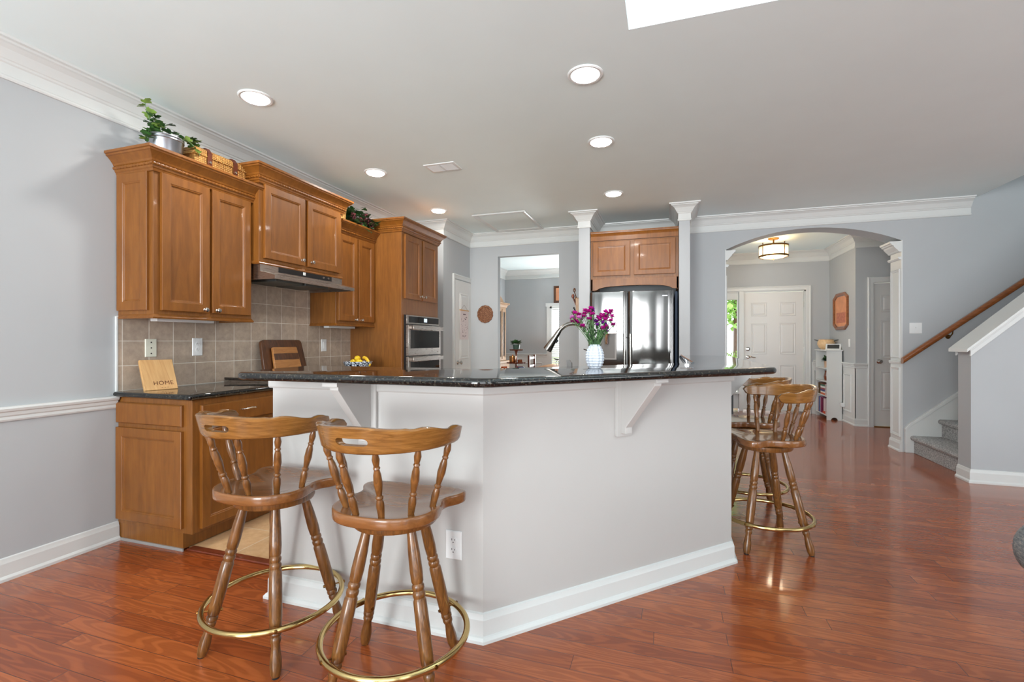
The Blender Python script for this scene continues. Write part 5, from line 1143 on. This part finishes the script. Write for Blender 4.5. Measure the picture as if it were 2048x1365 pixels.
# sideboard table carrying the tiered stand
sb = T('side_table', 'low dark side table carrying the tiered stand in the dining room', 'table', (-2.27, 7.15, 0))
P('tabletop', MB().lathe([(0, .735), (.30, .735), (.31, .745), (.31, .755), (.30, .762), (0, .762)], (-2.27, 7.15, 0), (0, 0, 1), 36), 'cherry', sb)
P('pedestal', MB().lathe([(.16, 0), (.15, .03), (.05, .07), (.04, .35), (.055, .6), (.12, .735)], (-2.27, 7.15, 0), (0, 0, 1), 20), 'cherry', sb)
ts = T('tiered_stand', 'dark two-tier wooden stand with scalloped trays in the dining room', 'stand', (-2.27, 7.15, .762)); sx, sy = -2.27, 7.15
P('base', MB().lathe([(.08, .763), (.07, .775), (.02, .79), (.014, .86)], (sx, sy, 0), (0, 0, 1), 20), 'cherry', ts)
def scal(r0, z): return MB().rings([[(sx + (r * (1 + .05 * math.cos(12 * 2 * PI * k / 72))) * math.cos(2 * PI * k / 72), sy + (r * (1 + .05 * math.cos(12 * 2 * PI * k / 72))) * math.sin(2 * PI * k / 72), zz) for k in range(72)] for r, zz in ((r0 * .1, z), (r0 * .9, z), (r0, z + .012), (r0 * .97, z + .018), (r0 * .88, z + .01), (r0 * .1, z + .01))], True)
P('lower_tray', scal(.15, .865), 'cherry', ts); P('post', MB().lathe([(.012, .87), (.02, .93), (.010, .98), (.018, 1.03), (.03, 1.07)], (sx, sy, 0), (0, 0, 1), 14), 'cherry', ts); P('upper_tray', scal(.105, 1.07), 'cherry', ts)
dp = T('potted_fern', 'leafy green plant in a dark pot on the upper tier of the stand', 'plant', (sx, sy, 1.08))
P('pot', MB().lathe([(0, 1.081), (.045, 1.081), (.058, 1.165), (.052, 1.165), (0, 1.155)], (sx, sy, 0), (0, 0, 1), 20), 'pot_green', dp)
random.seed(13); f_ = MB()
for k in range(150):
    a = random.uniform(0, 2 * PI); el = random.uniform(-.25, 1.1); r0 = random.uniform(0, .07)
    leaf_mesh(f_, (sx + r0 * math.cos(a), sy + r0 * math.sin(a), 1.175 + random.uniform(0, .03)), (math.cos(a) * math.cos(el), math.sin(a) * math.cos(el), math.sin(el)), (0, 0, 1), random.uniform(.03, .06), 'oval')
P('foliage', f_, 'leaf', dp)
cn = T('canister', 'shiny copper canister on the lower tier of the stand', 'canister', (sx - .04, sy - .05, .876))
P('body', MB().lathe([(0, .876), (.05, .876), (.052, .88), (.052, .975), (.0, .975)], (sx - .04, sy - .06, 0), (0, 0, 1), 24), 'copper', cn); P('lid', MB().lathe([(.053, .975), (.053, .985), (.02, .99), (.01, .995), (.012, 1.003), (0, 1.005)], (sx - .04, sy - .06, 0), (0, 0, 1), 24), 'copper', cn)
tag(P('brass_cup', MB().lathe([(0, .876), (.035, .876), (.042, .93), (.038, .93), (0, .885)], (sx + .075, sy - .04, 0), (0, 0, 1), 20), 'brown_glaze'), 'amber cup beside the copper canister on the lower tier', 'cup')
for k, (dx, mt2, lb) in enumerate(((-.16, 'orange_tin', 'orange dish at the foot of the tiered stand'), (.06, 'red_tin', 'red-lidded jar at the foot of the tiered stand'), (.11, 'blue_tin', 'blue bowl right of the tiered stand foot'))):
    tag(P('small_dish', MB().lathe([(0, .763), (.05, .763), (.055, .80), (.05, .82), (.0, .822)], (sx + dx, sy - .10 + (.11 if k == 1 else 0), 0), (0, 0, 1), 20), mt2), lb, 'dish', 'dishes on the side table')
dt = T('dining_table', 'brown wooden dining table before the blinds in the dining room', 'table', (-1.5, 8.6, 0))
P('tabletop', MB().slab(round_poly([(-2.2, 8.0), (-.9, 8.0), (-.9, 9.3), (-2.2, 9.3)], .06), .735, .765, .01, 3), 'light_board', dt)
P('apron', MB().box(-2.1, -1.0, 8.1, 9.2, .65, .735), 'cherry', dt)
for xx in (-2.1, -1.05):
    for yy in (8.1, 9.15): P('leg', MB().turned((xx, yy, 0), (xx, yy, .735), [(.02, 0), (.03, .1), (.035, .5), (.028, .8), (.04, .9), (.04, 1)], 12), 'cherry', dt)
dc = T('dining_chair', 'brown wooden dining chair with open slatted back at the dining table', 'chair', (-2.2, 8.2, 0))
P('seat', MB().box(-2.31, -1.92, 8.0, 8.40, .43, .46), 'cherry', dc, bevel=.01)
for yy in (8.0, 8.37):
    P('leg', MB().box(-2.33, -2.295, yy, yy + .03, 0, .97), 'cherry', dc, bevel=.004); P('leg', MB().box(-1.96, -1.93, yy, yy + .03, 0, .43), 'cherry', dc)
for z in (.62, .76, .90): P('back_slat', MB().box(-2.32, -2.305, 8.03, 8.37, z - (.0 if z < .9 else .0), z + .035), 'cherry', dc)
cs = T('bird_candleholder', 'small dark metal ornament standing on the dining table by the blinds', 'ornament', (-1.93, 8.6, .765))
P('stem', MB().tube([(-1.95, 8.6, .766), (-1.96, 8.6, .82), (-1.94, 8.6, .86)], .005, 6).tube([(-1.92, 8.6, .766), (-1.90, 8.6, .82), (-1.92, 8.6, .86)], .005, 6).lathe([(0, .765), (.03, .765), (0, .77)], (-1.935, 8.6, 0), (0, 0, 1), 12), 'grey_filter', cs)
P('top_bird', MB().tube([(-2.0, 8.6, .90), (-1.97, 8.6, .885), (-1.93, 8.6, .875), (-1.88, 8.6, .88)], [.003, .012, .014, .003], 8), 'grey_filter', cs)

# ------------------------------------------------------------------ sofa corner at the right edge
sf = T('sofa', 'grey tweed sofa arm showing at the right edge near the floor', 'sofa', (1.7, 1.4, 0))
arm = []
for k, y in enumerate((2.17, 2.165, 2.15, 2.12, 2.05, 1.6, 1.0, .4)):
    rr = (.02, .06, .09, .108, .115, .115, .115, .115)[k]
    arm.append([(1.252 + rr * math.cos(2 * PI * q / 28), y, .505 + rr * 1.0 * math.sin(2 * PI * q / 28)) for q in range(28)])
P('arm', MB().rings(arm, True), 'tweed', sf, ang=70)
P('arm_panel', MB().box(1.225, 1.385, .45, 2.10, .06, .50), 'tweed', sf, bevel=.02)
P('base', MB().box(1.385, 3.1, 1.10, 2.09, .06, .30), 'tweed', sf, bevel=.02)
P('seat_cushion', MB().box(1.39, 3.1, 1.15, 1.95, .30, .45), 'tweed', sf, bevel=.04)
for xx, yy in ((1.28, 2.02), (1.28, .55), (3.0, 2.0), (3.0, 1.2)): P('leg', MB().turned((xx, yy, 0), (xx, yy, .065), [(.015, 0), (.025, 1)], 12), 'walnut', sf)

# ------------------------------------------------------------------ outdoors, through the sidelight and dining window
ST('ground', MB().box(-14, 18, 9.95, 40, -.3, -.12).box(.4, 6, 9.3, 9.95, -.3, -.12), 'drive', smooth=False)
tag(P('lawn', MB().box(-14, 18, 17, 40, -.12, -.119), 'grass', smooth=False), 'green lawn outside beyond the front door sidelight', 'lawn', kind='stuff')
def bush(name, label, x, y, z0, r, h, n, mat, trunk=False, cat='shrub'):
    t_ = T(name, label, cat, (x, y, -.12)); random.seed(int(x * 10 + y)); f_ = MB()
    for k in range(n):
        a = random.uniform(0, 2 * PI); el = math.asin(random.uniform(-1, 1)); q = random.uniform(.55, 1); p = (x + r * q * math.cos(a) * math.cos(el), y + r * q * math.sin(a) * math.cos(el), z0 + h / 2 + h / 2 * q * math.sin(el))
        d = Vector((random.uniform(-1, 1), random.uniform(-1, 1), random.uniform(-1, 1))); leaf_mesh(f_, p, d, (0, 0, 1), r * .085, 'oval')
    P('foliage', f_, mat, t_)
    P('trunk', MB().turned((x, y, -.12), (x, y, z0 + h * .5), [(.14 if trunk else .04, 0), (.08 if trunk else .02, 1)], 10), 'walnut', t_)
bush('tree', 'green leafy tree outside seen through the sidelight', 2.4, 19, 1.6, 2.6, 4.2, 6000, 'shrub', True, 'tree')
bush('shrub', 'round green shrub outside seen through the sidelight', 2.3, 17.6, -.1, .8, 1.0, 2400, 'leaf_pale')
